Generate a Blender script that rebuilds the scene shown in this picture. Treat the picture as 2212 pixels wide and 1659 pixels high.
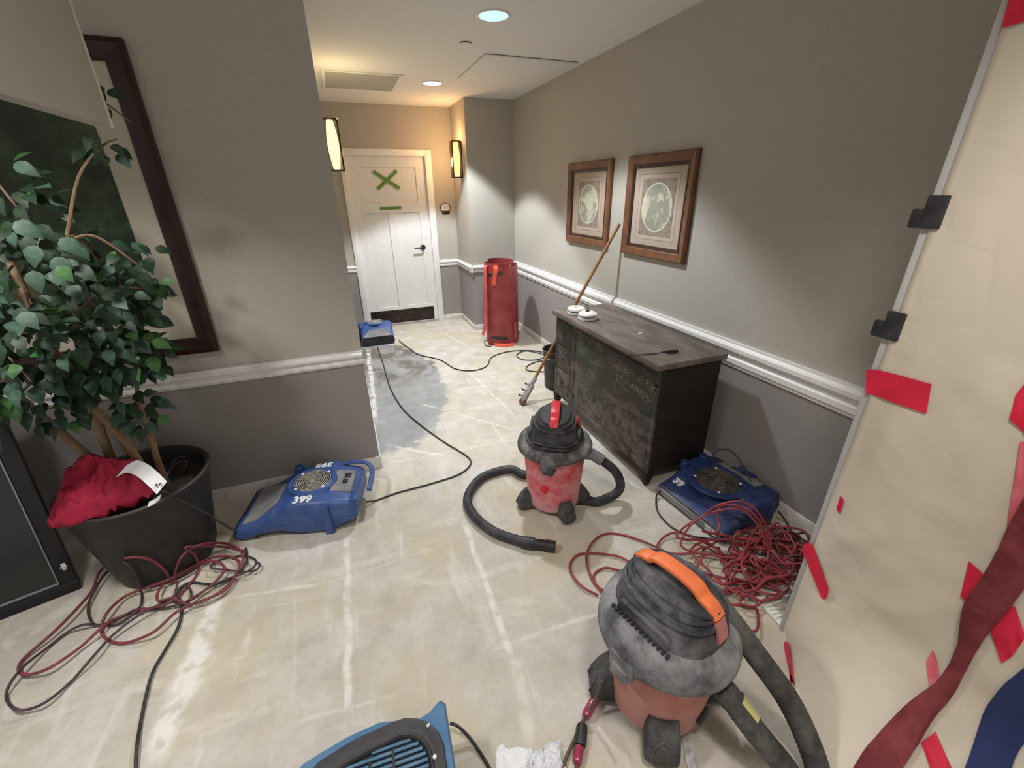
import bpy, bmesh, math, random
from mathutils import Vector, Matrix, noise
PI = math.pi
random.seed(7)
S = bpy.context.scene
COL = S.collection
for o in list(bpy.data.objects):
    bpy.data.objects.remove(o)

# ------------------------------------------------------------------ camera
F_PX, PITCH, YAW, ROLL = 925.28, .4227, .3598, -.0156
CAM = Vector((0, 0, 1.635))
_cy, _sy = math.cos(YAW), math.sin(YAW)
FW = Vector((_sy*math.cos(PITCH), _cy*math.cos(PITCH), -math.sin(PITCH)))
_rt = Vector((_cy, -_sy, 0)); _up = _rt.cross(FW)
RX = _rt*math.cos(ROLL) + _up*math.sin(ROLL)
UP = -_rt*math.sin(ROLL) + _up*math.cos(ROLL)
cd = bpy.data.cameras.new('camera'); cam = bpy.data.objects.new('camera', cd); COL.objects.link(cam)
cd.sensor_width = 36; cd.lens = 36*F_PX/2212; cd.clip_start = .05
m = Matrix.Identity(4)
for i in range(3):
    m[i][0] = RX[i]; m[i][1] = UP[i]; m[i][2] = -FW[i]; m[i][3] = CAM[i]
cam.matrix_world = m
S.camera = cam

# ------------------------------------------------------------------ light and exposure
S.view_settings.view_transform = 'Standard'
S.view_settings.look = 'None'
S.view_settings.gamma = 1
S.view_settings.use_curve_mapping = False
S.view_settings.exposure = 0.34
w = bpy.data.worlds.new('world'); S.world = w; w.use_nodes = True
w.node_tree.nodes['Background'].inputs[0].default_value = (1.0, .96, .91, 1)
w.node_tree.nodes['Background'].inputs[1].default_value = .42

def lamp(kind, name, loc, energy, col, size=.05, aim=None, spot=None, blend=.2):
    d = bpy.data.lights.new(name, kind); d.energy = energy; d.color = col
    if kind == 'SPOT':
        d.spot_size = math.radians(spot); d.spot_blend = blend; d.shadow_soft_size = size
    elif kind == 'POINT':
        d.shadow_soft_size = size
    elif kind == 'AREA':
        d.shape = 'DISK'; d.size = size
    o = bpy.data.objects.new(name, d); COL.objects.link(o); o.location = loc
    if aim:
        o.rotation_euler = (Vector(aim)-Vector(loc)).to_track_quat('-Z', 'Y').to_euler()
    return o
COOL = (.90, .96, 1.0)
# downlights in the hall (the two fixtures in view) and the ones of the same kind over the foreground
lamp('SPOT', 'downlight_lamp', (1.02, 2.92, 2.53), 135, COOL, .06, (1.02, 2.92, 0), 112, .3)
lamp('SPOT', 'downlight_lamp', (1.02, 4.66, 2.53), 185, COOL, .06, (1.02, 4.66, 0), 98, .22)
lamp('SPOT', 'downlight_lamp', (-1.15, 1.2, 2.53), 122, (1, .98, .94), .15, (-1.06, 1.24, 0), 118, .5)
lamp('SPOT', 'downlight_lamp', (.45, .12, 2.53), 88, (1, .94, .86), .16, (.80, .15, 0), 124, .6)

# ------------------------------------------------------------------ pixel helpers: a picture point to a point on a real surface
def ray(u, v):
    return (u-1106)/F_PX*RX - (v-829.5)/F_PX*UP + FW
def onz(u, v, z=0.):
    d = ray(u, v); return CAM + d*((z-CAM.z)/d.z)
def onx(u, v, x):
    d = ray(u, v); return CAM + d*((x-CAM.x)/d.x)
def ony(u, v, y):
    d = ray(u, v); return CAM + d*((y-CAM.y)/d.y)

# ------------------------------------------------------------------ mesh helpers
class MB:
    def __init__(s): s.v = []; s.f = []; s.mi = []
    def add(s, vs, fs, M=None, mi=0):
        b = len(s.v)
        for p in vs:
            p = Vector(p); s.v.append(M @ p if M else p)
        for f in fs:
            s.f.append([i+b for i in f]); s.mi.append(mi)
        return s
    def box(s, lo, hi, bev=0, M=None, mi=0, seg=2):
        lo = Vector(lo); hi = Vector(hi)
        bm = bmesh.new()
        bmesh.ops.create_cube(bm, size=1)
        for q in bm.verts:
            q.co = Vector([(lo[i]+hi[i])/2 + q.co[i]*(hi[i]-lo[i]) for i in range(3)])
        if bev:
            bmesh.ops.bevel(bm, geom=bm.edges[:], offset=bev, segments=seg, affect='EDGES', profile=.5)
        bm.verts.index_update()
        s.add([q.co.copy() for q in bm.verts], [[q.index for q in f.verts] for f in bm.faces], M, mi)
        bm.free(); return s
    def lathe(s, prof, n=32, M=None, mi=0, cap0=True, cap1=True, sx=1, sy=1):
        vs = []; fs = []
        for r, z in prof:
            for k in range(n):
                a = 2*PI*k/n; vs.append((r*sx*math.cos(a), r*sy*math.sin(a), z))
        for i in range(len(prof)-1):
            for k in range(n):
                a, b = i*n+k, i*n+(k+1) % n
                fs.append([a, b, b+n, a+n])
        if cap0: fs.append(list(range(n))[::-1])
        if cap1: fs.append([(len(prof)-1)*n+k for k in range(n)])
        return s.add(vs, fs, M, mi)
    def loft(s, rings, cap=True, M=None, mi=0, closed=True):
        n = len(rings[0]); vs = [p for r in rings for p in r]; fs = []
        for i in range(len(rings)-1):
            for k in range(n if closed else n-1):
                a, b = i*n+k, i*n+(k+1) % n
                fs.append([a, b, b+n, a+n])
        if cap:
            fs.append(list(range(n))[::-1]); fs.append([(len(rings)-1)*n+k for k in range(n)])
        return s.add(vs, fs, M, mi)
    def tube(s, pts, r, n=8, closed=False, M=None, mi=0, flat=1.0, caps=True):
        pts = [Vector(p) for p in pts]; N = len(pts)
        rr = r if callable(r) else (lambda t: r)
        ref = None; rings = []
        for i, p in enumerate(pts):
            a = pts[(i-1) % N] if (closed or i > 0) else pts[i]
            b = pts[(i+1) % N] if (closed or i < N-1) else pts[i]
            t = (b-a)
            t = t.normalized() if t.length > 1e-9 else Vector((0, 0, 1))
            if ref is None:
                ref = Vector((0, 0, 1)) if abs(t.z) < .9 else Vector((1, 0, 0))
            sx = t.cross(ref)
            if sx.length < 1e-6: sx = t.orthogonal()
            sx.normalize(); uy = sx.cross(t).normalized(); ref = uy
            R = rr(i/max(1, N-1))
            rings.append([p + sx*(R*math.cos(2*PI*k/n)) + uy*(R*flat*math.sin(2*PI*k/n)) for k in range(n)])
        if closed: rings.append(rings[0]); return s.loft(rings, False, M, mi)
        return s.loft(rings, caps, M, mi)
    def prism(s, poly, h0, h1, M=None, mi=0):
        n = len(poly)
        vs = [(x, y, h0) for x, y in poly] + [(x, y, h1) for x, y in poly]
        fs = [list(range(n))[::-1], [n+k for k in range(n)]]
        for k in range(n):
            q = (k+1) % n; fs.append([k, q, q+n, k+n])
        return s.add(vs, fs, M, mi)
    def quad(s, a, b, c, d, mi=0): return s.add([a, b, c, d], [[0, 1, 2, 3]], None, mi)

def build(name, mb, mats, parent=None, ang=38, loc=None, sharp=False):
    me = bpy.data.meshes.new(name)
    me.from_pydata([tuple(p) for p in mb.v], [], mb.f)
    if not isinstance(mats, (list, tuple)): mats = [mats]
    for q in mats: me.materials.append(q)
    for p, i in zip(me.polygons, mb.mi):
        p.material_index = i; p.use_smooth = not sharp
    if not sharp: me.set_sharp_from_angle(angle=math.radians(ang))
    me.update()
    o = bpy.data.objects.new(name, me); COL.objects.link(o)
    if parent: o.parent = parent
    if loc is not None: o.location = loc
    return o
def empty(name, loc=(0, 0, 0), rz=0, rot=None):
    o = bpy.data.objects.new(name, None); COL.objects.link(o); o.location = loc
    o.rotation_euler = rot if rot else (0, 0, rz); o.empty_display_size = .05
    return o
def tag(o, label, cat, group=None):
    o['label'] = label; o['category'] = cat
    if group: o['group'] = group
    return o
def struct(o): o['kind'] = 'structure'; return o
def stuff(o): o['kind'] = 'stuff'; return o
def T(x, y, z): return Matrix.Translation((x, y, z))
def RZ(a): return Matrix.Rotation(a, 4, 'Z')
def RY(a): return Matrix.Rotation(a, 4, 'Y')
def RXm(a): return Matrix.Rotation(a, 4, 'X')
def frame_M(origin, xdir, zdir):
    z = Vector(zdir).normalized(); x = Vector(xdir); x = (x - z*x.dot(z)).normalized(); y = z.cross(x)
    M = Matrix.Identity(4)
    for i in range(3): M[i][0] = x[i]; M[i][1] = y[i]; M[i][2] = z[i]; M[i][3] = origin[i]
    return M
def spline(pts, per=8, closed=False):
    pts = [Vector(p) for p in pts]; n = len(pts); out = []
    for i in range(n if closed else n-1):
        p0 = pts[(i-1) % n] if (closed or i > 0) else pts[0]*2-pts[1]
        p1 = pts[i]; p2 = pts[(i+1) % n]
        p3 = pts[(i+2) % n] if (closed or i+2 < n) else pts[-1]*2-pts[-2]
        for k in range(per):
            t = k/per
            out.append(.5*((2*p1)+(p2-p0)*t+(2*p0-5*p1+4*p2-p3)*t*t+(3*p1-p0-3*p2+p3)*t**3))
    if not closed: out.append(pts[-1])
    return out
def rrect(hx, hy, r, n=4, cx=0, cy=0):
    out = []
    r = min(r, hx*.999, hy*.999)
    for (sx, sy, a0) in ((1, 1, 0), (-1, 1, PI/2), (-1, -1, PI), (1, -1, 3*PI/2)):
        for k in range(n+1):
            a = a0 + PI/2*k/n
            out.append((cx+sx*(hx-r)+r*math.cos(a), cy+sy*(hy-r)+r*math.sin(a)))
    return out
def text_mb(body, size, M, depth=.001, align='CENTER', shear=0, bold=0):
    cu = bpy.data.curves.new('lettering', 'FONT'); cu.body = body; cu.size = size; cu.extrude = depth
    cu.align_x = align; cu.align_y = 'CENTER'; cu.shear = shear; cu.offset = bold; cu.resolution_u = 3
    ob = bpy.data.objects.new('lettering', cu); COL.objects.link(ob)
    bpy.context.view_layer.update()
    me = bpy.data.meshes.new_from_object(ob.evaluated_get(bpy.context.evaluated_depsgraph_get()))
    mb = MB().add([q.co.copy() for q in me.vertices], [list(p.vertices) for p in me.polygons], M)
    bpy.data.objects.remove(ob); bpy.data.curves.remove(cu); bpy.data.meshes.remove(me)
    return mb

# ------------------------------------------------------------------ materials
class NT:
    def __init__(s, name):
        s.m = bpy.data.materials.new(name); s.m.use_nodes = True; s.t = s.m.node_tree
        s.b = s.t.nodes['Principled BSDF']; s.tc = s.n('ShaderNodeTexCoord')
    def n(s, typ, **kw):
        q = s.t.nodes.new(typ)
        for k, v in kw.items():
            if k in q.inputs.keys(): s.set(q, k, v)
            else: setattr(q, k, v)
        return q
    def set(s, q, k, v):
        if isinstance(v, bpy.types.NodeSocket): s.t.links.new(v, q.inputs[k])
        else:
            if isinstance(v, (tuple, list)) and len(v) == 3 and q.inputs[k].type == 'RGBA': v = (*v, 1)
            q.inputs[k].default_value = v
    def link(s, a, b): s.t.links.new(a, b)
    def obj(s, scale=(1, 1, 1), loc=(0, 0, 0), rot=(0, 0, 0)):
        mp = s.n('ShaderNodeMapping', Scale=scale, Location=loc, Rotation=rot); s.link(s.tc.outputs['Object'], mp.inputs['Vector']); return mp.outputs[0]
    def noise(s, scale, detail=4, rough=.55, vec=None, dist=0):
        q = s.n('ShaderNodeTexNoise', Scale=scale, Detail=detail, Roughness=rough, Distortion=dist)
        s.link(vec if vec else s.tc.outputs['Object'], q.inputs['Vector']); return q.outputs['Fac']
    def ramp(s, fac, stops, interp='LINEAR'):
        q = s.n('ShaderNodeValToRGB'); s.link(fac, q.inputs[0]); e = q.color_ramp.elements; q.color_ramp.interpolation = interp
        while len(e) < len(stops): e.new(.5)
        for i, (p, c) in enumerate(stops):
            e[i].position = p; e[i].color = (*c, 1) if isinstance(c, (tuple, list)) else (c, c, c, 1)
        return q.outputs[0]
    def math(s, op, a, b=0., c=0., clamp=False):
        q = s.n('ShaderNodeMath', operation=op); q.use_clamp = clamp
        for i, v in enumerate((a, b, c)):
            if isinstance(v, bpy.types.NodeSocket): s.link(v, q.inputs[i])
            else: q.inputs[i].default_value = v
        return q.outputs[0]
    def mix(s, fac, a, b):
        q = s.n('ShaderNodeMix', data_type='RGBA')
        for i, v in ((0, fac), (6, a), (7, b)):
            if isinstance(v, bpy.types.NodeSocket): s.link(v, q.inputs[i])
            else: q.inputs[i].default_value = (*v, 1) if isinstance(v, (tuple, list)) else v
        return q.outputs[2]
    def xyz(s, vec=None):
        q = s.n('ShaderNodeSeparateXYZ'); s.link(vec if vec else s.tc.outputs['Object'], q.inputs[0]); return q.outputs
    def bump(s, h, strength=.3, dist=.01):
        q = s.n('ShaderNodeBump', Strength=strength, Distance=dist); s.link(h, q.inputs['Height']); s.link(q.outputs[0], s.b.inputs['Normal'])
    def out(s, col, rough=.6, metal=0, spec=.4):
        s.set(s.b, 'Base Color', col); s.set(s.b, 'Roughness', rough); s.set(s.b, 'Metallic', metal); s.set(s.b, 'Specular IOR Level', spec)
        return s.m

def mat(name, c, c2=None, scale=12, rough=.6, metal=0, bump=0, lo=.4, hi=.65, spec=.4, detail=5, stretch=None):
    n = NT(name)
    vec = n.obj(stretch) if stretch else None
    f = n.noise(scale, detail, .6, vec)
    col = n.ramp(f, [(lo, c), (hi, c2)]) if c2 else n.ramp(f, [(.3, tuple(x*.95 for x in c)), (.7, tuple(min(1, x*1.04) for x in c))])
    if bump: n.bump(f, bump, .004)
    return n.out(col, rough, metal, spec)
def emis(name, c, st):
    n = NT(name); n.set(n.b, 'Emission Color', c); n.set(n.b, 'Emission Strength', st); return n.out(c, .4)

M_WALL = mat('wall_greige_paint', (.43, .405, .36), rough=.75, scale=40, bump=.04)
M_WALLB = mat('wall_taupe_paint', (.285, .262, .255), rough=.7, scale=40, bump=.04)
M_CEIL = mat('ceiling_paint', (.76, .74, .70), rough=.85, scale=60, bump=.05)
M_TRIM = mat('white_trim_paint', (.80, .79, .78), rough=.4, scale=30)
M_BASE = mat('bare_baseboard_strip', (.66, .63, .60), (.52, .48, .43), 9, .7, lo=.45, hi=.75)
M_DOOR = mat('door_white_paint', (.74, .74, .73), rough=.4, scale=20)
M_BRONZE = mat('dark_bronze', (.035, .026, .022), (.06, .045, .038), 20, .35, .6)
M_BLACKP = mat('black_plastic', (.02, .02, .022), (.04, .04, .042), 14, .5)
M_RUBBER = mat('black_rubber_cord', (.022, .021, .022), (.05, .048, .048), 30, .6)
M_GREYP = mat('grey_plastic', (.16, .16, .17), (.24, .24, .25), 18, .55)
M_WHITEP = mat('white_plastic', (.74, .73, .70), rough=.4)
M_WPAINT = mat('white_stencil_paint', (.78, .79, .80), (.62, .64, .70), 60, .6)
M_METAL = mat('dusty_steel', (.42, .41, .40), (.55, .54, .53), 25, .4, .7)
M_BLUE = mat('blue_polyethylene', (.030, .072, .235), (.075, .125, .30), 9, .42, 0, .08, .42, .72)
M_BLUE2 = mat('dull_navy_polyethylene', (.018, .034, .125), (.06, .08, .16), 9, .5, 0, .08, .45, .75)
M_BLUE3 = mat('light_blue_polyethylene', (.055, .145, .29), (.08, .18, .33), 10, .45)
M_RED_CORD = mat('red_cord_jacket', (.30, .045, .055), (.20, .035, .045), 14, .5)
M_DUSTRED_CORD = mat('dull_red_cord_jacket', (.24, .04, .055), (.13, .05, .06), 9, .55)
M_TAPE_R = mat('red_tape', (.74, .018, .065), (.62, .015, .05), 12, .5)
M_TAPE_P = mat('pale_red_tape', (.72, .12, .16), (.80, .22, .26), 12, .5)
M_TAPE_G = mat('green_tape', (.10, .24, .035), (.14, .30, .06), 30, .6)
M_ORANGE = mat('orange_strap', (.80, .10, .04), (.70, .07, .03), 18, .5)
M_WOODPOLE = mat('varnished_pole_wood', (.33, .165, .05), (.22, .10, .03), 18, .45, stretch=(1, 1, .2))
# ------------------------------------------------------------------ the room
XR, YL, YD, YP, XP, XC, H = 2.019, 2.496, 5.84, 5.185, 1.454, .0133, 2.552

def floor_mat():
    n = NT('stripped_floor'); o = n.xyz(); X, Y = o[0], o[1]
    big = n.noise(1.7, 4, .6); mid = n.noise(6, 6, .6); fine = n.noise(38, 6, .65)
    rot = n.obj((5.5, 1.1, 1), (0, 0, 0), (0, 0, .35)); sm = n.noise(1.6, 6, .62, rot, .8)
    rot2 = n.obj((1.2, 4.5, 1), (3, 1, 0), (0, 0, .22)); sm2 = n.noise(1.7, 6, .62, rot2, 1.2)
    col = n.ramp(mid, [(.3, (.42, .385, .33)), (.52, (.52, .487, .435)), (.72, (.59, .565, .535))])
    col = n.mix(n.ramp(big, [(.45, 0.), (.62, .75)]), col, (.51, .445, .31))
    col = n.mix(n.ramp(sm, [(.55, 0.), (.72, .6)]), col, (.70, .67, .63))
    col = n.mix(n.ramp(sm2, [(.55, 0.), (.68, .5)]), col, (.70, .66, .59))
    col = n.mix(n.ramp(fine, [(.35, .22), (.5, 0.)]), col, (.36, .32, .26))
    # bare grey slab patch at the mouth of the hall, with darker damp stains
    ex = n.math('DIVIDE', n.math('SUBTRACT', X, .08), .66); ey = n.math('DIVIDE', n.math('SUBTRACT', Y, 3.90), 1.30)
    d = n.math('SQRT', n.math('ADD', n.math('MULTIPLY', ex, ex), n.math('MULTIPLY', ey, ey)))
    d = n.math('ADD', d, n.math('MULTIPLY', n.math('SUBTRACT', mid, .5), .42))
    pm = n.ramp(d, [(.93, 1.), (.985, 0.)])
    g = n.ramp(n.noise(5, 7, .65), [(.3, (.24, .24, .235)), (.6, (.33, .33, .325)), (.75, (.45, .43, .40))])
    dk = n.math('MULTIPLY', n.ramp(n.noise(3.2, 6, .65, n.obj((1.6, 1, 1), (5, 2, 0))), [(.44, 0.), (.56, .85)]), n.ramp(n.math('MULTIPLY', Y, .2), [(.74, 0.), (.80, 1.)]))
    g = n.mix(dk, g, (.135, .115, .095))
    col = n.mix(pm, col, g)
    # pale filler ridges over the seams
    def seg(u0, v0, u1, v1, wid, amt, soft=.6):
        nonlocal col
        a, b = onz(u0, v0), onz(u1, v1); L = (b-a).length; t = (b-a)/L
        dx = n.math('SUBTRACT', X, a.x); dy = n.math('SUBTRACT', Y, a.y)
        al = n.math('DIVIDE', n.math('ADD', n.math('MULTIPLY', dx, t.x), n.math('MULTIPLY', dy, t.y)), L)
        ac = n.math('ABSOLUTE', n.math('ADD', n.math('SUBTRACT', n.math('MULTIPLY', dx, t.y), n.math('MULTIPLY', dy, t.x)), n.math('MULTIPLY', n.math('SUBTRACT', mid, .5), wid*2.2)))
        m1 = n.ramp(n.math('DIVIDE', ac, wid), [(soft*.6, 1.), (min(1, soft*1.5), 0.)])
        m2 = n.math('MULTIPLY', n.ramp(al, [(0., 0.), (.06, 1.)]), n.ramp(al, [(.92, 1.), (1., 0.)]))
        k = n.math('MULTIPLY', n.math('MULTIPLY', m1, m2), n.ramp(n.noise(16, 5), [(.36, .12*amt), (.54, .95*amt)]))
        col = n.mix(k, col, (.72, .70, .66))
    seg(748, 1150, 755, 1580, .022, .9); seg(1000, 1120, 1112, 1440, .02, .9); seg(1112, 1420, 1150, 1640, .03, .5)
    seg(475, 1290, 325, 1660, .06, 1.1); seg(500, 1290, 690, 1262, .012, .6); seg(1060, 1405, 1330, 1310, .014, .5)
    seg(840, 1000, 1140, 945, .012, .5); seg(900, 870, 1120, 930, .014, .6); seg(1010, 800, 1120, 905, .016, .55)
    seg(640, 1560, 860, 1500, .012, .4); seg(795, 750, 812, 920, .03, .9); seg(1240, 960, 1395, 1062, .02, .9)
    seg(0, 1400, 180, 1290, .06, .6); seg(960, 720, 1030, 760, .02, .5); seg(830, 960, 960, 985, .02, .6)
    n.bump(n.math('ADD', mid, n.math('MULTIPLY', fine, .4)), .25, .004)
    return n.out(col, n.ramp(mid, [(.3, .5), (.7, .68)]), 0, .35)
M_FLOOR = floor_mat()

struct(build('floor', MB().box((-4.5, -2.2, -.1), (2.35, 6.0, 0)), M_FLOOR, sharp=True))
struct(build('ceiling', MB().box((-4.5, -2.2, H), (2.35, 6.0, H+.1)), M_CEIL, sharp=True))
def wall(name, x0, y0, x1, y1, zr=.76):
    mb = MB().box((x0, y0, zr), (x1, y1, H)).box((x0, y0, 0), (x1, y1, zr), mi=1)
    return struct(build(name, mb, [M_WALL, M_WALLB], sharp=True))
wall('wall_left', -4.5, YL, XC, YL+.12)
wall('wall_corridor', -.12, YL+.12, XC, YD+.12)
wall('wall_right', XR, .72, XR+.12, YP)
wall('wall_column', XP, YP, XR+.12, YD+.12)
DX0, DX1, DZ = .205, 1.115, 2.04
mbw = MB()
for (a, b) in ((XC, DX0), (DX1, XP)):
    mbw.box((a, YD, .76), (b, YD+.12, H)).box((a, YD, 0), (b, YD+.12, .76), mi=1)
mbw.box((DX0, YD, DZ), (DX1, YD+.12, H))
struct(build('wall_back', mbw, [M_WALL, M_WALLB], sharp=True))
# far end of the opening the camera stands in
mbj = MB().box((1.425, -1.6, 0), (2.14, .70, H))
struct(build('wall_jamb', mbj, [M_WALL], sharp=True))
struct(build('trim_7', MB().box((1.410, .701, 0), (1.445, .722, H), .004).box((1.43, .704, 0), (1.47, .728, H), .002), mat('jamb_edge_metal', (.50, .50, .51), rough=.4)))

def rail(name, p0, p1, nrm, z0, h, dep=.03):
    prof = [(0, 0), (.30, 0), (.36, .10), (.62, .16), (.62, .34), (.36, .40), (.36, .50), (.80, .58), (1, .66), (1, .80), (.78, .88), (.62, .92), (.62, 1), (0, 1)]
    n = Vector((*nrm, 0))
    rings = [[Vector((*p, z0)) + n*(d*dep) + Vector((0, 0, z*h)) for d, z in prof] for p in (p0, p1)]
    return struct(build(name, MB().loft(rings), M_TRIM, ang=20))
rail('trim_1', (-4.5, YL), (XC, YL), (0, -1), .728, .084)
rail('trim_2', (XC, YD), (.135, YD), (0, -1), .730, .084)
rail('trim_3', (1.19, YD), (XP, YD), (0, -1), .730, .084)
rail('trim_4', (XP, YD), (XP, YP-.03), (-1, 0), .730, .084)
rail('trim_5', (XP-.03, YP), (XR, YP), (0, -1), .730, .084)
rail('trim_6', (XR, YP), (XR, .72), (-1, 0), .688, .148, .034)
struct(build('trim_8', MB().box((XR-.012, .72, .70), (XR, YP, .82), .003), M_TRIM))
def base(name, lo, hi):
    return struct(build(name, MB().box(lo, hi, .003), M_BASE))
base('baseboard_left', (-4.5, YL-.012, 0), (XC+.01, YL, .088))
base('baseboard_corridor', (XC, YL, 0), (XC+.010, YD, .05))
base('baseboard_back', (1.19, YD-.012, 0), (XP, YD, .07))
base('baseboard_column', (XP-.012, YP-.012, 0), (XP, YD-.012, .07))
base('baseboard_front', (XP, YP-.012, 0), (XR-.012, YP, .07))
base('baseboard_right', (XR-.014, .72, 0), (XR, YP-.012, .075))

# door
d1 = struct(empty('door_1', (0, YD, 0)))
W_ = DX1-DX0
mb = MB()
y0, y1 = .03, .055
for lo, hi in (((DX0, y0, 0), (DX0+.125, y1, DZ)), ((DX1-.125, y0, 0), (DX1, y1, DZ)), ((DX0+.125, y0, 1.915), (DX1-.125, y1, DZ)),
               ((DX0+.125, y0, 1.415), (DX1-.125, y1, 1.53)), ((DX0+.125, y0, 0), (DX1-.125, y1, .245)), ((.605, y0, .245), (.715, y1, 1.415))):
    mb.box(lo, hi, .0015, seg=1)
build('stiles_and_rails', mb, M_DOOR, d1)
for lo, hi in (((DX0+.12, y0+.013, 1.52), (DX1-.12, y1, 1.92)), ((DX0+.12, y0+.013, .24), (.61, y1, 1.42)), ((.71, y0+.013, .24), (DX1-.12, y1, 1.42))):
    build('panel', MB().box(lo, hi), M_DOOR, d1, sharp=True)
mb = MB()
for lo, hi in (((DX0-.072, -.018, 0), (DX0+.004, .03, DZ+.068)), ((DX1-.004, -.018, 0), (DX1+.074, .03, DZ+.068)), ((DX0+.004, -.018, DZ-.004), (DX1-.004, .03, DZ+.068)),
               ((DX0-.01, .0, 0), (DX0+.001, .08, DZ)), ((DX1-.001, .0, 0), (DX1+.01, .08, DZ)), ((DX0, 0, DZ-.001), (DX1, .08, DZ+.01))):
    mb.box(lo, hi, .003)
build('casing', mb, M_TRIM, d1)
kp = build('kick_plate', MB().box((DX0+.015, y0-.003, .022), (DX1-.05, y0, .20), .001), M_BRONZE, d1)
for sx_ in (DX0+.03, .65, DX1-.065):
    for sz_ in (.035, .187):
        build('screw', MB().lathe([(.004, 0), (.003, .002)], 8, T(sx_, y0-.003, sz_) @ RXm(PI/2)), M_METAL, kp)
build('threshold', MB().box((DX0, -.012, 0), (DX1, .05, .012), .004), M_METAL, d1)
hx, hz = .995, .985
hd = build('lever_handle', MB().tube(spline([(hx, y0-.012, hz), (hx, y0-.05, hz), (hx-.03, y0-.058, hz), (hx-.12, y0-.054, hz-.006)], 5), .0095, 8), M_BRONZE, d1)
build('rose', MB().lathe([(.034, 0), (.034, .006), (.026, .014), (.012, .016)], 20, T(hx, y0, hz) @ RXm(PI/2)), M_BRONZE, hd)
struct(build('wall_behind_door', MB().box((DX0-.02, YD+.085, 0), (DX1+.02, YD+.12, DZ+.02)), M_WALL, sharp=True))

# green tape on the door
def strip_between(name, a, b, wid, y, mt, label, zag=.004):
    a = Vector(a); b = Vector(b); t = (b-a).normalized(); nn = Vector((-t.z, 0, t.x))*wid/2
    A = [a+nn, a+nn*.3+t*zag, a-nn]; B = [b-nn, b-nn*.2-t*zag, b+nn]
    ring = A + B
    pts = [Vector((p.x, y, p.z)) for p in ring]; pts2 = [Vector((p.x, y-.0012, p.z)) for p in ring]
    mb = MB(); n = len(ring)
    mb.add(pts+pts2, [list(range(n)), [n+k for k in range(n)][::-1]] + [[k, (k+1) % n, n+(k+1) % n, n+k] for k in range(n)])
    return tag(build(name, mb, mt, sharp=True), label, 'tape', 'green tape strips on the door')
yt = YD + .03
strip_between('tape_strip', (.492, 0, 1.874), (.782, 0, 1.685), .036, yt, M_TAPE_G, 'green tape strip slanting down to the right in the X on the white door')
strip_between('tape_strip', (.770, 0, 1.882), (.518, 0, 1.680), .036, yt-.0014, M_TAPE_G, 'green tape strip slanting up to the right in the X on the white door')
strip_between('tape_strip', (.512, 0, 1.466), (.776, 0, 1.468), .032, yt, M_TAPE_G, 'short level green tape strip below the X on the white door')

# room sign
rs = tag(empty('room_sign', (1.322, YD, 1.43)), 'small white house-shaped room sign with dark border on wall right of door', 'sign')
def housepoly(s):
    return [(-.062*s, -.036*s), (-.052*s, -.046*s), (.052*s, -.046*s), (.062*s, -.036*s), (.064*s, .018*s), (.058*s, .028*s), (0, .052*s), (-.058*s, .028*s), (-.064*s, .018*s)]
Mv = T(0, 0, .03) @ RXm(PI/2)
build('border', MB().prism(housepoly(1), 0, .008, Mv), M_BRONZE, rs)
build('face', MB().prism(housepoly(.84), .008, .010, Mv), M_WHITEP, rs)
build('number', text_mb('206', .038, T(0, -.0102, .026) @ RXm(PI/2), .0004), mat('grey_print', (.30, .29, .29)), rs)
build('name_bar', MB().prism(rrect(.050, .015, .0145), 0, .006, T(.004, 0, -.036) @ RXm(PI/2)), M_BRONZE, rs)

# ceiling fixtures
M_LENS = [emis('lit_lens_cyan', (.45, .80, .95), .95), emis('lit_lens_white', (.72, .90, 1.0), 1.3)]
for li_, ((x, y), lab) in enumerate((((1.02, 2.92), 'lit round recessed ceiling light, the nearer and larger of the two'), ((1.02, 4.66), 'lit round recessed ceiling light, farther one near the door'))):
    t = tag(empty('recessed_light', (x, y, H)), lab, 'ceiling light', 'recessed lights in the hall ceiling')
    build('trim_ring', MB().lathe([(.098, 0), (.098, -.004), (.090, -.007), (.084, -.004), (.084, 0)], 36, cap0=False, cap1=False), M_WHITEP, t)
    build('lens', MB().lathe([(.084, -.0005), (.084, -.004)], 36), M_LENS[li_], t)
t = tag(empty('sprinkler_cover', (1.0, 3.45, H)), 'tiny round sprinkler cover plate between the two ceiling lights', 'sprinkler')
build('plate', MB().lathe([(.040, -.006), (.042, -.009), (.040, -.011)], 24), M_CEIL, t)
build('collar', MB().lathe([(.034, 0), (.034, -.006)], 24), M_BRONZE, t)
t = tag(empty('ceiling_grille', (.40, 4.79, H)), 'flat grey square return-air grille in the ceiling near the left wall', 'vent')
fr = MB()
for lo, hi in (((-.33, -.345, -.008), (.33, -.315, 0)), ((-.33, .315, -.008), (.33, .345, 0)), ((-.33, -.315, -.008), (-.30, .315, 0)), ((.30, -.315, -.008), (.33, .315, 0))): fr.box(lo, hi, .002)
build('frame', fr, M_CEIL, t)
sl = MB()
for k in range(52):
    yy = -.313 + k*.0121; sl.box((-.30, yy, -.006), (.30, yy+.007, -.002))
stuff(build('slat', sl, mat('grille_paint', (.50, .485, .45), rough=.7), t, sharp=True))
build('backing', MB().box((-.30, -.315, -.002), (.30, .315, -.0005)), mat('grille_shadow', (.22, .21, .20)), t, sharp=True)
t = tag(empty('access_panel', (1.56, 4.01, H)), 'large white ceiling access panel beside the right wall', 'hatch')
build('panel', MB().box((-.365, -.38, -.014), (.40, .40, -.003), .004), M_CEIL, t)
build('shadow_gap', MB().box((-.36, -.375, -.003), (.395, .395, 0)), M_BLACKP, t)  # black sheet stands in for the shadow line round the panel

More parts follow.
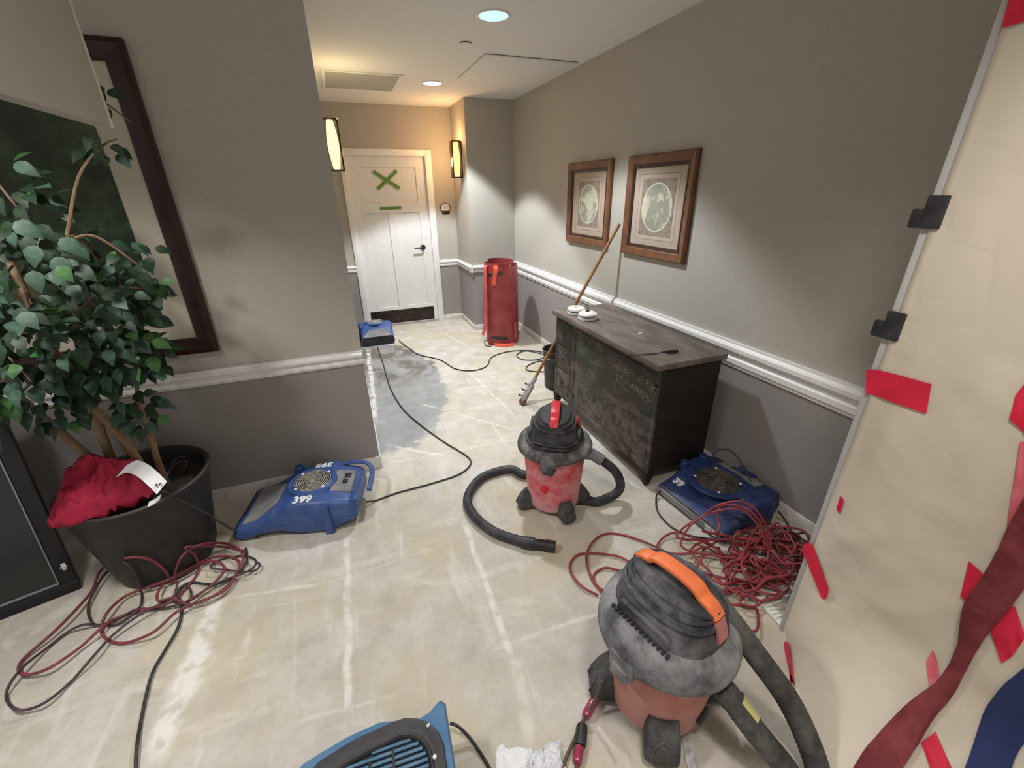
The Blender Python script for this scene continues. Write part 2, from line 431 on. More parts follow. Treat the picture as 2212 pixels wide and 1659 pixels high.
# sconces
M_SCW = emis('sconce_glass_warm', (1.0, .56, .22), 1.25)
M_SCY = emis('sconce_glass_yellow', (1.0, .74, .36), 1.35)
def sconce(x, y, z, sgn, mt, lab):
    t = tag(empty('wall_sconce', (x, y, z)), lab, 'wall lamp', 'tall wall sconces by the door')
    s = sgn
    def b(lo, hi, bv=.002):
        lo2 = (min(lo[0]*s, hi[0]*s), lo[1], lo[2]); hi2 = (max(lo[0]*s, hi[0]*s), hi[1], hi[2]); return (lo2, hi2, bv)
    build('back_plate', MB().box(*b((0, -.05, 0), (.012, .05, .37))), M_BRONZE, t)
    build('frame', MB().box(*b((.105, -.058, -.004), (.117, .058, .376))).box(*b((.012, -.05, -.004), (.105, .05, .008))).box(*b((.012, -.05, .366), (.105, .05, .376))), M_BRONZE, t)
    rings = []
    for k in range(9):
        f = k/8; zz = .010+.354*f; dd = .034+.028*math.sin(PI*f)
        rings.append([(s*(.058+dd*.72*math.cos(a)), .044*math.sin(a), zz) for a in [2*PI*j/14 for j in range(14)]])
    build('glass_shade', MB().loft(rings, True), mt, t)
    return t
sconce(XP, 5.42, 1.79, -1, M_SCW, 'lit bronze wall sconce right of the door on the column side')
sconce(XC, 4.25, 1.812, 1, M_SCY, 'lit bronze wall sconce at the left of the door, bigger and brighter')
lamp('POINT', 'sconce_lamp', (XP-.15, 5.42, 2.21), 3.4, (1, .55, .22), .03)
lamp('POINT', 'sconce_lamp', (XP-.16, 5.46, 1.95), 5.0, (1, .58, .26), .05)
lamp('POINT', 'sconce_lamp', (XC+.15, 4.25, 2.22), 3.0, (1, .78, .40), .03)
lamp('POINT', 'sconce_lamp', (XC+.17, 4.25, 1.95), 1.6, (1, .74, .38), .05)
# ------------------------------------------------------------------ framed pictures
M_FRAME = mat('brown_frame_wood', (.125, .052, .024), (.20, .088, .042), 10, .45, stretch=(1, 1, 1))
M_LINER = mat('dark_liner', (.035, .014, .01), rough=.4)
M_MAHOG = mat('mahogany_frame', (.018, .005, .004), (.030, .009, .007), 8, .35)
def map_mat(name, cy, seed, r=.155):
    n = NT(name); o = n.xyz(); Y, Z = o[1], o[2]
    d = n.math('SQRT', n.math('ADD', n.math('MULTIPLY', Y, Y), n.math('MULTIPLY', Z, Z)))
    land = n.ramp(n.noise(7, 6, .6, n.obj((1, 1, 1), (seed, seed*2, 0))), [(.47, (.50, .48, .36)), (.50, (.30, .285, .235)), (.62, (.255, .25, .20)), (.66, (.42, .40, .28))], 'LINEAR')
    bg = n.ramp(n.noise(26, 5, .7), [(.35, (.185, .145, .115)), (.6, (.30, .25, .20))])
    rimd = n.math('ABSOLUTE', n.math('SUBTRACT', d, r-.006))
    col = n.mix(n.math('LESS_THAN', d, r), bg, land)
    col = n.mix(n.math('LESS_THAN', rimd, .004), col, (.60, .57, .46))
    col = n.mix(n.math('LESS_THAN', n.math('ABSOLUTE', n.math('SUBTRACT', d, r*.62)), .0015), col, (.25, .23, .18))
    return n.out(col, .55)
def matboard(name, cx, cz):
    n = NT(name); o = n.xyz(); Y = n.math('ABSOLUTE', o[1]); Z = n.math('ABSOLUTE', o[2])
    e = n.math('MAXIMUM', n.math('SUBTRACT', Y, cx), n.math('SUBTRACT', Z, cz))
    ln = n.math('LESS_THAN', n.math('ABSOLUTE', e), .0022)
    inn = n.math('LESS_THAN', e, 0.)
    c = n.mix(inn, (.42, .335, .265), (.45, .365, .30)); c = n.mix(ln, c, (.24, .18, .14))
    return n.out(c, .7)
def framed(x, yc, zc, hw, hh, fw, lab, pm):
    t = tag(empty('framed_picture', (x, yc, zc)), lab, 'picture', 'framed old maps on the right wall')
    rings = []
    for (off, dep) in ((0, 0), (0, .022), (.010, .034), (fw-.012, .026), (fw, .018), (fw, 0)):
        a, b = hw-off, hh-off
        rings.append([(-dep, -a, -b), (-dep, a, -b), (-dep, a, b), (-dep, -a, b)])
    fb = build('frame', MB().loft(rings, False), M_FRAME, t, ang=15)
    li = []
    for (off, dep) in ((fw, .012), (fw, .022), (fw+.018, .016), (fw+.018, .006)):
        a, b = hw-off, hh-off; li.append([(-dep, -a, -b), (-dep, a, -b), (-dep, a, b), (-dep, -a, b)])
    build('liner', MB().loft(li, False), M_LINER, t, ang=15)
    a, b = hw-fw-.016, hh-fw-.016
    build('mat_board', MB().box((-.009, -a, -b), (-.005, a, b)), matboard(pm.name+'_mat', .20, .205), t, sharp=True)
    build('map_print', MB().box((-.0105, -.170, -.178), (-.009, .170, .178)), pm, t, sharp=True)
    return t
framed(XR, 3.445, 1.525, .345, .326, .062, 'framed antique map, the smaller-looking farther one nearer the column', map_mat('old_map_print_one', 0, 3.1))
framed(XR, 2.548, 1.521, .338, .326, .062, 'framed antique map, the nearer larger-looking one where the pole leans', map_mat('old_map_print_two', 0, 8.4))

# large framed forest print on the left wall
t = tag(empty('framed_print', (-.668, YL, 0)), 'large mahogany framed forest print with wide cream mat behind the ficus', 'picture')
x1, z0, z1, x0 = 0., .913, 2.20, -1.30
rings = []
for off, dep in ((0, 0), (0, .03), (.02, .04), (.062, .030), (.078, .022), (.078, 0)):
    rings.append([(x0+off, -dep, z0+off), (x1-off, -dep, z0+off), (x1-off, -dep, z1-off), (x0+off, -dep, z1-off)])
build('frame', MB().loft(rings, False), M_MAHOG, t, ang=15)
build('mat_board', MB().box((x0+.07, -.014, z0+.07), (x1-.07, -.006, z1-.07)), mat('cream_mat', (.50, .46, .38), rough=.7), t, sharp=True)
n = NT('forest_print')
c = n.ramp(n.noise(5, 7, .68, n.obj((1, 1, .8))), [(.3, (.006, .010, .005)), (.5, (.020, .036, .016)), (.62, (.050, .080, .030)), (.75, (.12, .11, .06))])
tr = n.ramp(n.noise(3, 3, .5, n.obj((4, 1, .35), (2, 0, 1))), [(.58, 0.), (.70, .7)])
c = n.mix(tr, c, (.09, .062, .04))
M_FOREST = n.out(c, .5)
build('forest_picture', MB().box((x0+.18, -.016, z0+.178), (x1-.186, -.014, z1-.20)), M_FOREST, t, sharp=True)

# board hanging from the ceiling at upper left
t = tag(empty('hanging_board', (-.2335, .725, 0)), 'pale greige board hanging from the ceiling at upper left, in front of the tree', 'board')
build('board', MB().box((-.016, -.62, 1.7115), (0, 0, H), .002), mat('greige_board', (.35, .33, .29), rough=.8), t)
build('edge_strip', MB().box((-.017, 0, 1.7115), (.0015, .0025, H), .0005), mat('pale_edge', (.56, .54, .49)), t)

# dark framed glass panel leaning by the pot
bl = onz(-40, 1357); br = Vector((-1.36, 2.03, 0)); xd = (br-bl).normalized()
nrm = Vector((xd.y, -xd.x, 0)); 
lean = math.radians(13)
zt = (Vector((0, 0, 1))*math.cos(lean) - nrm*math.sin(lean)).normalized()
t = tag(empty('glass_panel', br), 'large black framed dark glass panel leaning beside the plant pot at left edge', 'glass panel')
t.matrix_world = frame_M(br, xd, xd.cross(zt) if False else zt)
t.matrix_world = frame_M(br, xd, zt)
# local: x to the right along the base, z up the slope
fm = MB(); Wp, Hp, fw = 1.0, .98, .055
for lo, hi in (((-Wp, -.0, 0), (0, .035, fw)), ((-Wp, 0, Hp-fw), (0, .035, Hp)), ((-Wp, 0, fw), (-Wp+fw, .035, Hp-fw)), ((-fw, 0, fw), (0, .035, Hp-fw))): fm.box(lo, hi, .005)
build('frame', fm, mat('black_gloss_frame', (.008, .008, .010), rough=.3), t)
ng = NT('dark_glass'); M_DG = ng.out((.012, .020, .019), .12, 0, .5)
build('glass', MB().box((-Wp+fw, .012, fw), (-fw, .024, Hp-fw)), M_DG, t, sharp=True)
build('glass_bead', MB().box((-Wp+fw, .004, fw), (-fw-.004, .012, fw+.010), .002).box((-fw-.010, .004, fw), (-fw-.004, .012, Hp-fw), .002), mat('bead_grey', (.22, .24, .24), rough=.3), t)
build('clip', MB().box((-.030, -.006, .115), (-.014, .0, .15), .002).box((-.034, -.008, .128), (-.010, -.004, .137), .001), mat('chrome', (.7, .7, .7), rough=.25, metal=1), t)

# ------------------------------------------------------------------ dresser
def dresser_mat(name, dark, scuff, green, sc):
    n = NT(name); o = n.xyz(); Z = o[2]
    a = n.noise(9, 8, .7, n.obj((1, .6, 1.4))); g = n.noise(2.2, 3, .5, n.obj((1, 1, 1), (3, 0, 0)))
    c = n.mix(n.ramp(g, [(.45, 0.), (.6, 1.)]), dark, green)
    c = n.mix(n.ramp(a, [(.5, 0.), (.60, .35), (.72, .9)]), c, scuff)
    low = n.ramp(Z, [(.30, .75), (.50, .0)])
    c = n.mix(n.math('MULTIPLY', low, n.ramp(n.noise(14, 8, .72), [(.42, 0.), (.62, 1.)])), c, scuff)
    n.bump(a, .25, .004)
    return n.out(c, .7)
M_DRF = dresser_mat('distressed_front', (.038, .030, .024), (.20, .158, .138), (.026, .034, .024), 1)
M_DRS = mat('shaded_side_wood', (.011, .007, .005), (.022, .014, .010), 7, .7, stretch=(1, 1, 3))  # dark wood, deepened further to carry the shade of the unlit end
M_DRT = mat('worn_top_wood', (.115, .088, .070), (.20, .165, .140), 6, .65, bump=.15, stretch=(2.2, .7, 1), lo=.38, hi=.66)
DY0, DY1, DXF, DXB = 1.672, 2.905, 1.470, 1.885
t = tag(empty('dresser', (0, 0, 0)), 'weathered dark wooden dresser with stencilled front against the right wall', 'dresser')
build('body', MB().box((DXF+.012, DY0, .105), (DXB, DY1, .765), .004), M_DRS, t)
build('top', MB().box((DXF-.030, DY0-.016, .765), (DXB+.02, DY1+.018, .800), .005), M_DRT, t)
fr = MB()
f0, f1 = DXF-.0, DXF+.013
for lo, hi in (((f0, DY0, .105), (f1, DY0+.032, .765)), ((f0, DY1-.03, .105), (f1, DY1, .765)), ((f0, DY0+.032, .735), (f1, DY1-.03, .765)), ((f0, DY0+.032, .105), (f1, DY1-.03, .150)), ((f0, 2.590, .150), (f1, 2.645, .735))): fr.box(lo, hi, .002)
build('face_frame', fr, M_DRF, t)
dr = build('door', MB().box((DXF+.001, DY0+.036, .155), (DXF+.012, 2.586, .730), .003), M_DRF, t)
n = NT('faded_stencil'); nf = n.noise(32, 6, .7)
M_STEN = n.out(n.ramp(nf, [(.42, (.045, .038, .032)), (.60, (.20, .175, .15))]), .8)
Ms = lambda y, z: frame_M((DXF+.0006, y, z), (0, -1, 0), (-1, 0, 0))
build('lettering', text_mb('MARRAS ET BRANC', .060, Ms(1.93, .648), .0006), M_STEN, dr)
build('lettering', text_mb('DE PARRAND', .060, Ms(1.88, .572), .0006), M_STEN, dr)
build('lettering', text_mb('No  1', .050, Ms(2.06, .495), .0006), M_STEN, dr)
for za, zb in ((.545, .730), (.350, .540), (.155, .345)):
    q = build('drawer', MB().box((DXF+.001, 2.649, za), (DXF+.012, DY1-.034, zb), .003), M_DRF, t)
    build('knob', MB().lathe([(.006, 0), (.006, .008), (.012, .014), (.012, .020), (.004, .024)], 12, T(DXF+.001, 2.76, (za+zb)/2) @ RY(-PI/2)), M_BLACKP, q)
for (fx, fy, hgt) in ((DXF+.025, DY0+.028, 0), (DXF+.02, DY1-.022, 0), (DXB-.03, DY0+.028, 0), (DXB-.03, DY1-.022, 0)):
    build('leg', MB().loft([[(fx+a, fy+b, z) for a, b in rrect(s, s, .008, 2)] for s, z in ((.012, 0), (.016, .01), (.026, .06), (.030, .106))]), M_DRS, t)
# things on it
def detector(x, y, rz, lab, clip):
    t = tag(empty('smoke_detector', (x, y, .801), rz), lab, 'detector', 'smoke detectors on the dresser')
    build('base', MB().lathe([(.064, 0), (.068, .004), (.068, .018), (.064, .021)], 32), M_WHITEP, t)
    build('gap', MB().lathe([(.058, .021), (.058, .029)], 32), M_GREYP, t)
    build('cap', MB().lathe([(.066, .029), (.068, .033), (.066, .042), (.052, .052), (.046, .053)], 32), M_WHITEP, t)
    if clip:
        build('plug', MB().box((-.01, .0, .053), (.018, .014, .062), .002).box((.018, .004, .053), (.04, .016, .060), .002), M_BLACKP, t)
        build('wire', MB().tube(spline([(.03, .008, .058), (.055, -.005, .06), (.075, -.012, .045), (.085, -.005, .02)], 5), .002, 6), mat('yellow_wire', (.55, .50, .36)), t)
    else:
        build('slot', MB().box((-.02, .0, .053), (.0, .008, .0535)).box((.006, .006, .053), (.03, .014, .0535)), M_BLACKP, t)
detector(1.545, 2.735, .3, 'white round smoke detector at the far corner of the dresser, nearer the pole', False)
detector(1.548, 2.575, .5, 'white round smoke detector with black plug and wire on its cap', True)
p0 = onz(1372, 768, .801); p1 = onz(1450, 765, .801)
t = tag(empty('power_plug', p1), 'black plug with a short thin cable lying on the dresser top', 'plug')
e = p0-p1
build('plug_body', MB().loft([[Vector((s*math.cos(a)*.8, 0, .013+s*math.sin(a)*.8)) + e.normalized()*l for a in [2*PI*k/10 for k in range(10)]] for s, l in ((.008, -.035), (.014, -.03), (.015, .01), (.009, .035), (.004, .06))]), M_BLACKP, t)
build('cable', MB().tube(spline([e.normalized()*.05+Vector((0, 0, .011)), e*.6+Vector((.01, 0, .004)), e+Vector((0, 0, .003)), e*1.5+Vector((-.02, 0, .003))], 5), .003, 6), M_RUBBER, t)
build('prong', MB().box((-.05, -.008, .012), (-.034, -.006, .018), M=frame_M((0, 0, 0), e, (0, 0, 1)) @ T(0, 0, 0)), M_METAL, t)
pz = onz(1380, 722, .801)
tag(build('paper_scrap', MB().add([(0, 0, 0), (.030, .006, .001), (.034, .018, .005), (.004, .013, .002), (.016, .01, .007)], [[0, 1, 4], [1, 2, 4], [2, 3, 4], [3, 0, 4], [0, 3, 2, 1]]), M_WHITEP, loc=pz), 'tiny white scrap in the middle of the dresser top', 'scrap')

# black bin behind the dresser
t = tag(empty('waste_bin', (1.652, 3.20, 0)), 'black plastic waste bin standing behind the far end of the dresser', 'bin')
build('bucket', MB().lathe([(.112, .003), (.120, .012), (.138, .35), (.148, .352), (.148, .362), (.136, .362), (.132, .345), (.116, .02), (.02, .016)], 30, cap1=True), M_BLACKP, t)
build('bail_handle', MB().tube([(.149*math.cos(a), .149*math.sin(a), .34-.04*math.sin((a-2.2)/2.6*PI)) for a in [2.2+2.6*k/16 for k in range(17)]], .003, 6), M_METAL, t)

# long pole leaning between floor and picture
base_p = Vector((1.20, 2.988, .0)); top_p = Vector((1.982, 2.918, 1.40))
ax = (top_p-base_p).normalized()
t = tag(empty('floor_scraper', base_p), 'long wooden-handled floor scraper leaning against the right wall past the dresser', 'scraper')
def alongp(d): return ax*d
build('pole', MB().tube([ax*d for d in (.20, .5, .9, 1.3, (top_p-base_p).length)], .0125, 10), M_WOODPOLE, t)
M_SCR = mat('scraper_grey', (.30, .26, .26), (.42, .38, .38), 20, .6)
Mh = frame_M((0, 0, 0), Vector((0, 1, 0)).cross(ax), ax)
build('ferrule', MB().lathe([(.017, .17), (.019, .18), (.019, .25), (.014, .265)], 14, Mh), M_SCR, t)
build('head', MB().box((-.012, -.035, .04), (.016, .035, .20), .006, Mh), M_SCR, t)
build('blade', MB().box((-.010, -.038, .004), (.014, .038, .06), .003, Mh), mat('rusty_brown', (.13, .065, .05)), t)
for d in (.07, .125, .18):
    build('wing_bolt', MB().tube([Mh @ Vector((-.01, 0, d)), Mh @ Vector((-.048, 0, d+.004))], .003, 6).box((-.062, -.012, d-.002), (-.046, .012, d+.008), .002, Mh), M_BLACKP, t)

# rolled red plastic sled
M_SLED = mat('red_sled_plastic', (.255, .036, .036), (.33, .055, .052), 6, .42, spec=.5)
t = tag(empty('rolled_sled', (1.628, 4.66, 0)), 'rolled-up red plastic sheet sled standing on end with orange straps', 'sled')
def spiral(a0, a1, r0, r1, h0, h1, th=.006, n=70):
    outer = []; 
    mb = MB(); vs = []; 
    for k in range(n+1):
        f = k/n; a = a0+(a1-a0)*f; r = r0+(r1-r0)*f; hh = h0+(h1-h0)*f
        ca, sa = math.cos(a), math.sin(a)
        lean = 1
        vs += [(r*ca, r*sa, .003), ((r*.97)*ca, (r*.97)*sa, hh), ((r*.97-th)*ca, (r*.97-th)*sa, hh), ((r-th)*ca, (r-th)*sa, .003)]
    fs = []
    for k in range(n):
        b = 4*k
        for j in range(4): fs.append([b+j, b+(j+1) % 4, b+4+(j+1) % 4, b+4+j])
    fs += [[0, 3, 2, 1], [4*n, 4*n+1, 4*n+2, 4*n+3]]
    return mb.add(vs, fs)
build('sheet', spiral(-2.7, -2.7+2*PI*1.85, .220, .140, .880, .950), M_SLED, t)
def pin(ang, z, r=.2105): return (r*math.cos(ang), r*math.sin(ang), z)
def slot(a0, a1, z, hh, dz=0, r=.2175):
    rings = []
    for k in range(9):
        f = k/8; a = a0+(a1-a0)*f; rr_ = r*(1-.03*z/.9); zz = z+dz*f; e = hh*(1-abs(2*f-1)**6*.8)
        rings.append([(rr_*math.cos(a), rr_*math.sin(a), zz-e), ((rr_+.002)*math.cos(a), (rr_+.002)*math.sin(a), zz-e), ((rr_+.002)*math.cos(a), (rr_+.002)*math.sin(a), zz+e), (rr_*math.cos(a), rr_*math.sin(a), zz+e)])
    return MB().loft(rings)
build('hand_slot', slot(-2.60, -1.75, .80, .018, .03), M_BLACKP, t)
build('hand_slot', slot(-2.5, -1.55, .10, .018, -.015), M_BLACKP, t)
def ribbon(pts, wid, side, th=.003):
    pts = spline(pts, 6); rings = []
    side = Vector(side).normalized()
    for i, p in enumerate(pts):
        tt = (pts[min(i+1, len(pts)-1)]-pts[max(i-1, 0)]).normalized(); nn = tt.cross(side).normalized()*th/2; s2 = side*wid/2
        rings.append([p-s2-nn, p+s2-nn, p+s2+nn, p-s2+nn])
    return MB().loft(rings)
build('strap', ribbon([(-.10, -.10, .87), (-.115, -.175, .905), (-.118, -.20, .87), (-.135, -.20, .78), (-.14, -.20, .70)], .045, (1, -.3, 0)), M_ORANGE, t)
M_ORD = mat('faded_red_strap', (.46, .07, .07), (.55, .10, .09), 8, .6)
build('strap', ribbon([(-.15, -.05, .87), (-.19, -.09, .90), (-.212, -.11, .84), (-.220, -.12, .5), (-.235, -.12, .25), (-.27, -.12, .13)], .05, (.4, -.9, 0)), M_ORD, t)
build('strap', ribbon([(-.15, -.18, .020), (-.05, -.243, .020), (.02, -.252, .019), (.07, -.247, .019)], .035, (.1, .5, .9)), M_ORANGE, t)
build('strap', ribbon([(.100, -.197, .26), (.101, -.199, .2), (.102, -.201, .07)], .04, (.9, .45, 0), .006), M_ORD, t)
for a, z in ((-1.05, .58), (-1.02, .80), (-1.35, .90)):
    M0 = frame_M((.2165*(1-.03*z/.9)*math.cos(a), .2165*(1-.03*z/.9)*math.sin(a), z), (0, 0, 1), (math.cos(a), math.sin(a), 0))
    build('grommet', MB().lathe([(.014, 0), (.014, .003), (.007, .003)], 12, M0), mat('grommet_pink', (.45, .12, .11)), t)
build('cord', MB().tube(spline([(-.20, -.10, .06), (-.25, -.12, .055), (-.255, -.14, .03), (-.23, -.17, .006), (-.19, -.185, .005)], 6), .004, 6), mat('dark_red_cord', (.12, .03, .03)), t)
# ------------------------------------------------------------------ low-profile blue air movers
M_WIRE = mat('dusty_grille_wire', (.40, .37, .32), (.50, .47, .42), 30, .5)
M_DARKW = mat('dark_dusty_wire', (.10, .095, .085), (.17, .16, .14), 30, .7)
M_DARKIN = mat('dark_inside', (.030, .029, .028), (.06, .057, .05), 12, .8)
M_DUSTP = mat('dusty_grey_panel', (.17, .17, .175), (.27, .26, .25), 10, .7)
def air_mover(loc, rz, L, W, Ht, lab, mb_, ix=.60, ir=.27, numbers=(), grey_ramp=True, handle=True, mh=1., wire=None):
    t = tag(empty('air_mover', loc, rz), lab, 'air mover')
    k = L/.62; h = Ht/.235
    prof = [(0, .985, .004, .090), (.012, 1, .002, .098), (.05, 1, .004, .106), (.10, .99, .020, .118), (.16, .98, .034, .150), (.215, .98, .034, .188), (.27, 1.0, .018, .222), (.32, 1.02, .008, .233),
            (.42, 1.03, .004, .235), (.50, 1.0, .012, .226), (.56, .97, .040, .210), (.605, .94, .055, .196), (.62, .90, .07, .18)]
    rings = []
    for x, wf, zb, zt in prof:
        hz = (zt-zb)/2*h; cz = (zt+zb)/2*h
        rings.append([(x*k, y, z) for y, z in rrect(W/2*wf, hz, min(.032, hz*.8), 4, 0, cz)])
    housing = build('housing', MB().loft(rings), mb_, t, ang=32)
    # seam line between the two shells
    sr = []
    for x, wf, zb, zt in prof[:-1]:
        sr.append((x*k, wf, (zb+(zt-zb)*.45)*h))
    for s in (-1, 1):
        build('shell_seam', MB().tube([(x, s*(W/2*wf+.0005), z) for x, wf, z in sr], .004, 6), mb_, housing)
    cx, cr = ix*L, ir*L
    cr = min(cr, W*.36); top = .236*h
    build('intake_ring', MB().lathe([(cr*1.16, -.010), (cr*1.14, .006), (cr*1.04, .010), (cr*1.0, .002), (cr*.985, -.008)], 44, T(cx, 0, top), cap0=False, cap1=False), mb_, t)
    build('intake_collar', MB().lathe([(cr*1.34, -.004), (cr*1.30, .004), (cr*1.2, .007), (cr*1.12, .004)], 44, T(cx, 0, top), cap0=False, cap1=False), mb_, t)
    build('intake_dark', MB().lathe([(cr*1.0, .0012), (cr*.5, .0005), (cr*.2, .0045), (cr*.02, .0055)], 36, T(cx, 0, top)), M_DARKIN, t)  # dark disc on the closed shell stands in for the shaded intake recess
    gr = MB()
    for j in range(8):
        rr_ = cr*(.14+.86*j/7.3)
        gr.tube([(cx+rr_*math.cos(a), rr_*math.sin(a), top+.007) for a in [2*PI*q/40 for q in range(40)]], .0019, 5, closed=True)
    for j in range(3):
        a = PI*j/3+.4; gr.tube([(cx-cr*math.cos(a), -cr*math.sin(a), top+.009), (cx+cr*math.cos(a), cr*math.sin(a), top+.009)], .0018, 5)
    build('wire_grille', gr, wire or M_WIRE, t)
    for j in range(4):
        a = PI/4+PI/2*j
        build('clip', MB().lathe([(.008, 0), (.008, .005), (.003, .007)], 10, T(cx+cr*1.02*math.cos(a), cr*1.02*math.sin(a), top+.006)), mat('clip_white', (.7, .7, .68)) if False else M_WHITEP, t)
    # sloped grey ramp in front of the intake
    if grey_ramp:
        build('ramp_panel', MB().loft([[(.03*k, -W*.42, .1035*h), (.03*k, W*.42, .1035*h), (.03*k, W*.42, .1055*h), (.03*k, -W*.42, .1055*h)],
              [(.10*k, -W*.40, .1165*h), (.10*k, W*.40, .1165*h), (.10*k, W*.40, .1215*h), (.10*k, -W*.40, .1215*h)],
              [(.20*k, -W*.22, .173*h), (.20*k, W*.22, .173*h), (.20*k, W*.22, .182*h), (.20*k, -W*.22, .182*h)]]), M_DUSTP, t)
    # outlet mouth
    build('outlet_rim', MB().loft([[(x, y, z) for y, z in rrect(W/2*a, .041*h*b*mh, .036*h*b, 4, 0, .048*h*mh)] for x, a, b in ((-.004, .965, .98), (-.010, .955, .95), (-.010, .91, .80), (.004, .90, .78))], False), M_BLACKP, t)
    build('outlet_dark', MB().loft([[(x, y, z) for y, z in rrect(W/2*.93, .034*h*mh, .03*h, 4, 0, .048*h*mh)] for x in (-.006, -.002)]), M_DARKIN, t)
    og = MB()
    for j in range(3): og.tube([(-.009, -W*.44, (.03+.018*j)*h*mh), (-.009, W*.44, (.03+.018*j)*h*mh)], .0018, 5)
    build('outlet_grille', og, M_BLACKP, t)
    # motor compartment at the back, side ribs, feet, handle
    build('motor_panel', MB().loft([[(.485*k, y, .222*h+z) for y, z in rrect(W*.26, .012, .008, 3)], [(.59*k, y, .204*h+z) for y, z in rrect(W*.26, .010, .008, 3)]]), M_DUSTP, t)
    build('switch', MB().box((.535*k, -.03, .222*h), (.56*k, .0, .235*h), .003), M_BLACKP, t)
    build('outlet_socket', MB().box((.535*k, .02, .222*h), (.57*k, .06, .230*h), .003), M_BLACKP, t)
    for x in (.47*k,):
        for s in (-1, 1):
            yy = s*W/2*.99
            build('foot', MB().loft([[(x+a, yy+b, z) for a, b in rrect(.022*q, .017, .008, 2)] for q, z in ((1, 0), (1, .12*h), (.8, .20*h))]), mb_, t)
    for x in (.25*k, .46*k):
        build('stacking_peg', MB().lathe([(.026, 0), (.026, .030), (.020, .036), (.010, .034)], 18, T(x, W*.455, .196*h)), mb_, t)
    if handle:
        yh = W*.44
        build('handle', MB().tube(spline([(.45*k, yh, .215*h), (.55*k, yh, .232*h), (.63*k, yh*.98, .222*h), (.672*k, yh*.75, .20*h), (.680*k, yh*.2, .185*h), (.678*k, -yh*.35, .175*h)], 5), .014, 8, flat=.7), mb_, t)
        build('handle_mount', MB().box((.59*k, -yh*1.02, .14*h), (.63*k, -yh*.55, .21*h), .008), mb_, t)
    for (txt, sz, x, y, rot_) in numbers:
        build('number', text_mb(txt, sz, T(x, y, 0) @ RZ(rot_), .0007, bold=.0035), M_WPAINT, t)
    return t

fan = air_mover((-.700, 2.258, 0), math.radians(-12), .60, .365, .205, 'blue air mover with two painted 399 numbers, on the floor by the left wall', M_BLUE, ix=.60, ir=.158)
# numbers sit on the flat top shell beside the intake
def num_on(fan_, txt, x, y, z, sz, rot):
    build('number', text_mb(txt, sz, T(x, y, z) @ RZ(rot) @ RXm(.10), .0025, bold=.0022), M_WPAINT, fan_)
num_on(fan, '399', .345, -.152, .2065, .062, 0.0)
num_on(fan, '399', .385, .152, .2065, .062, PI)

fan2 = air_mover((.235, 5.055, 0), PI/2, .44, .372, .20, 'blue air mover with black mouth facing forward, in front of the door', M_BLUE, ix=.66, ir=.20, handle=False, mh=1.45)
fan3 = air_mover((1.533, 1.388, 0), math.radians(4.5), .43, .465, .168, 'navy air mover marked 39 beside the dresser and the red cord pile', M_BLUE2, ix=.44, ir=.26, grey_ramp=False, handle=False, wire=M_DARKW)
Mf = frame_M((.072, .155, .1195), (-.05, -1, 0), (-.42, 0, 1))
build('number', text_mb('39', .062, frame_M((.078, .155, .0925), (0, -1, .0), (-.34, 0, 1)), .0008, bold=.0035), M_WPAINT, fan3)
build('front_lip', MB().loft([[(-.016, y, z) for y, z in rrect(.225, .017, .014, 3, 0, .036)], [(.004, y, z) for y, z in rrect(.222, .026, .02, 3, 0, .040)]]), M_DUSTP, fan3)
q = MB()
for r_, (ya, zz, wd) in enumerate(((-.165, .066, .075), (-.168, .048, .072))):
    for j in range(6):
        y_ = ya+.036-j*wd/6; hh_ = .006+.002*((j*7+r_*3) % 3)
        q.box((-.0185, y_-wd/6*.72, zz-.0165-hh_), (-.016, y_, zz-.0165+hh_*.6))
build('worn_print', q, M_WPAINT, fan3, sharp=True)
build('rear_bracket', MB().box((.40, -.20, .07), (.445, -.06, .14), .012).box((.37, -.06, .10), (.44, .05, .165), .012), M_BLUE2, fan3)

# front fan: boxy, light blue with a black louvred top
t = tag(empty('floor_fan', (-.163, .563, 0), math.radians(-3.5)), 'light blue box fan with black louvred top in the bottom foreground', 'fan')
hw, hl = .222, .268
outl = [(-hw, -hl), (hw, -hl), (hw, hl-.005), (hw-.012, hl+.008), (hw-.045, hl-.014), (hw-.075, hl-.022), (.03, hl+.004), (-.06, hl-.006), (-hw+.09, hl-.024), (-hw+.05, hl-.036), (-hw+.02, hl-.06), (-hw, hl-.10)]
build('body', MB().loft([[(x*s, y*s, z) for x, y in outl] for s, z in ((.93, .02), (.97, .05), (1, .14), (1, .225), (.97, .238))]), M_BLUE3, t, ang=45)
for (sx, sy) in ((-1, -1), (1, -1), (-1, .6), (1, .8)):
    build('foot', MB().lathe([(.018, 0), (.02, .02), (.018, .03)], 14, T(sx*.15, sy*.22, 0)), M_BLACKP, t)
gp = [(-.190, -.25), (.200, -.25), (.200, .17), (.178, .213), (.130, .244), (.095, .254), (-.035, .240), (-.135, .214), (-.170, .180), (-.190, .12)]
def sc(poly, s, dx=0, dy=0): return [(x*s+dx, y*s+dy) for x, y in poly]
ip = [(-.140, -.20), (.158, -.20), (.158, .14), (.138, .175), (.098, .204), (-.035, .184), (-.115, .160), (-.140, .105)]
fm_ = MB(); n_ = 10
o1 = gp; i1 = []
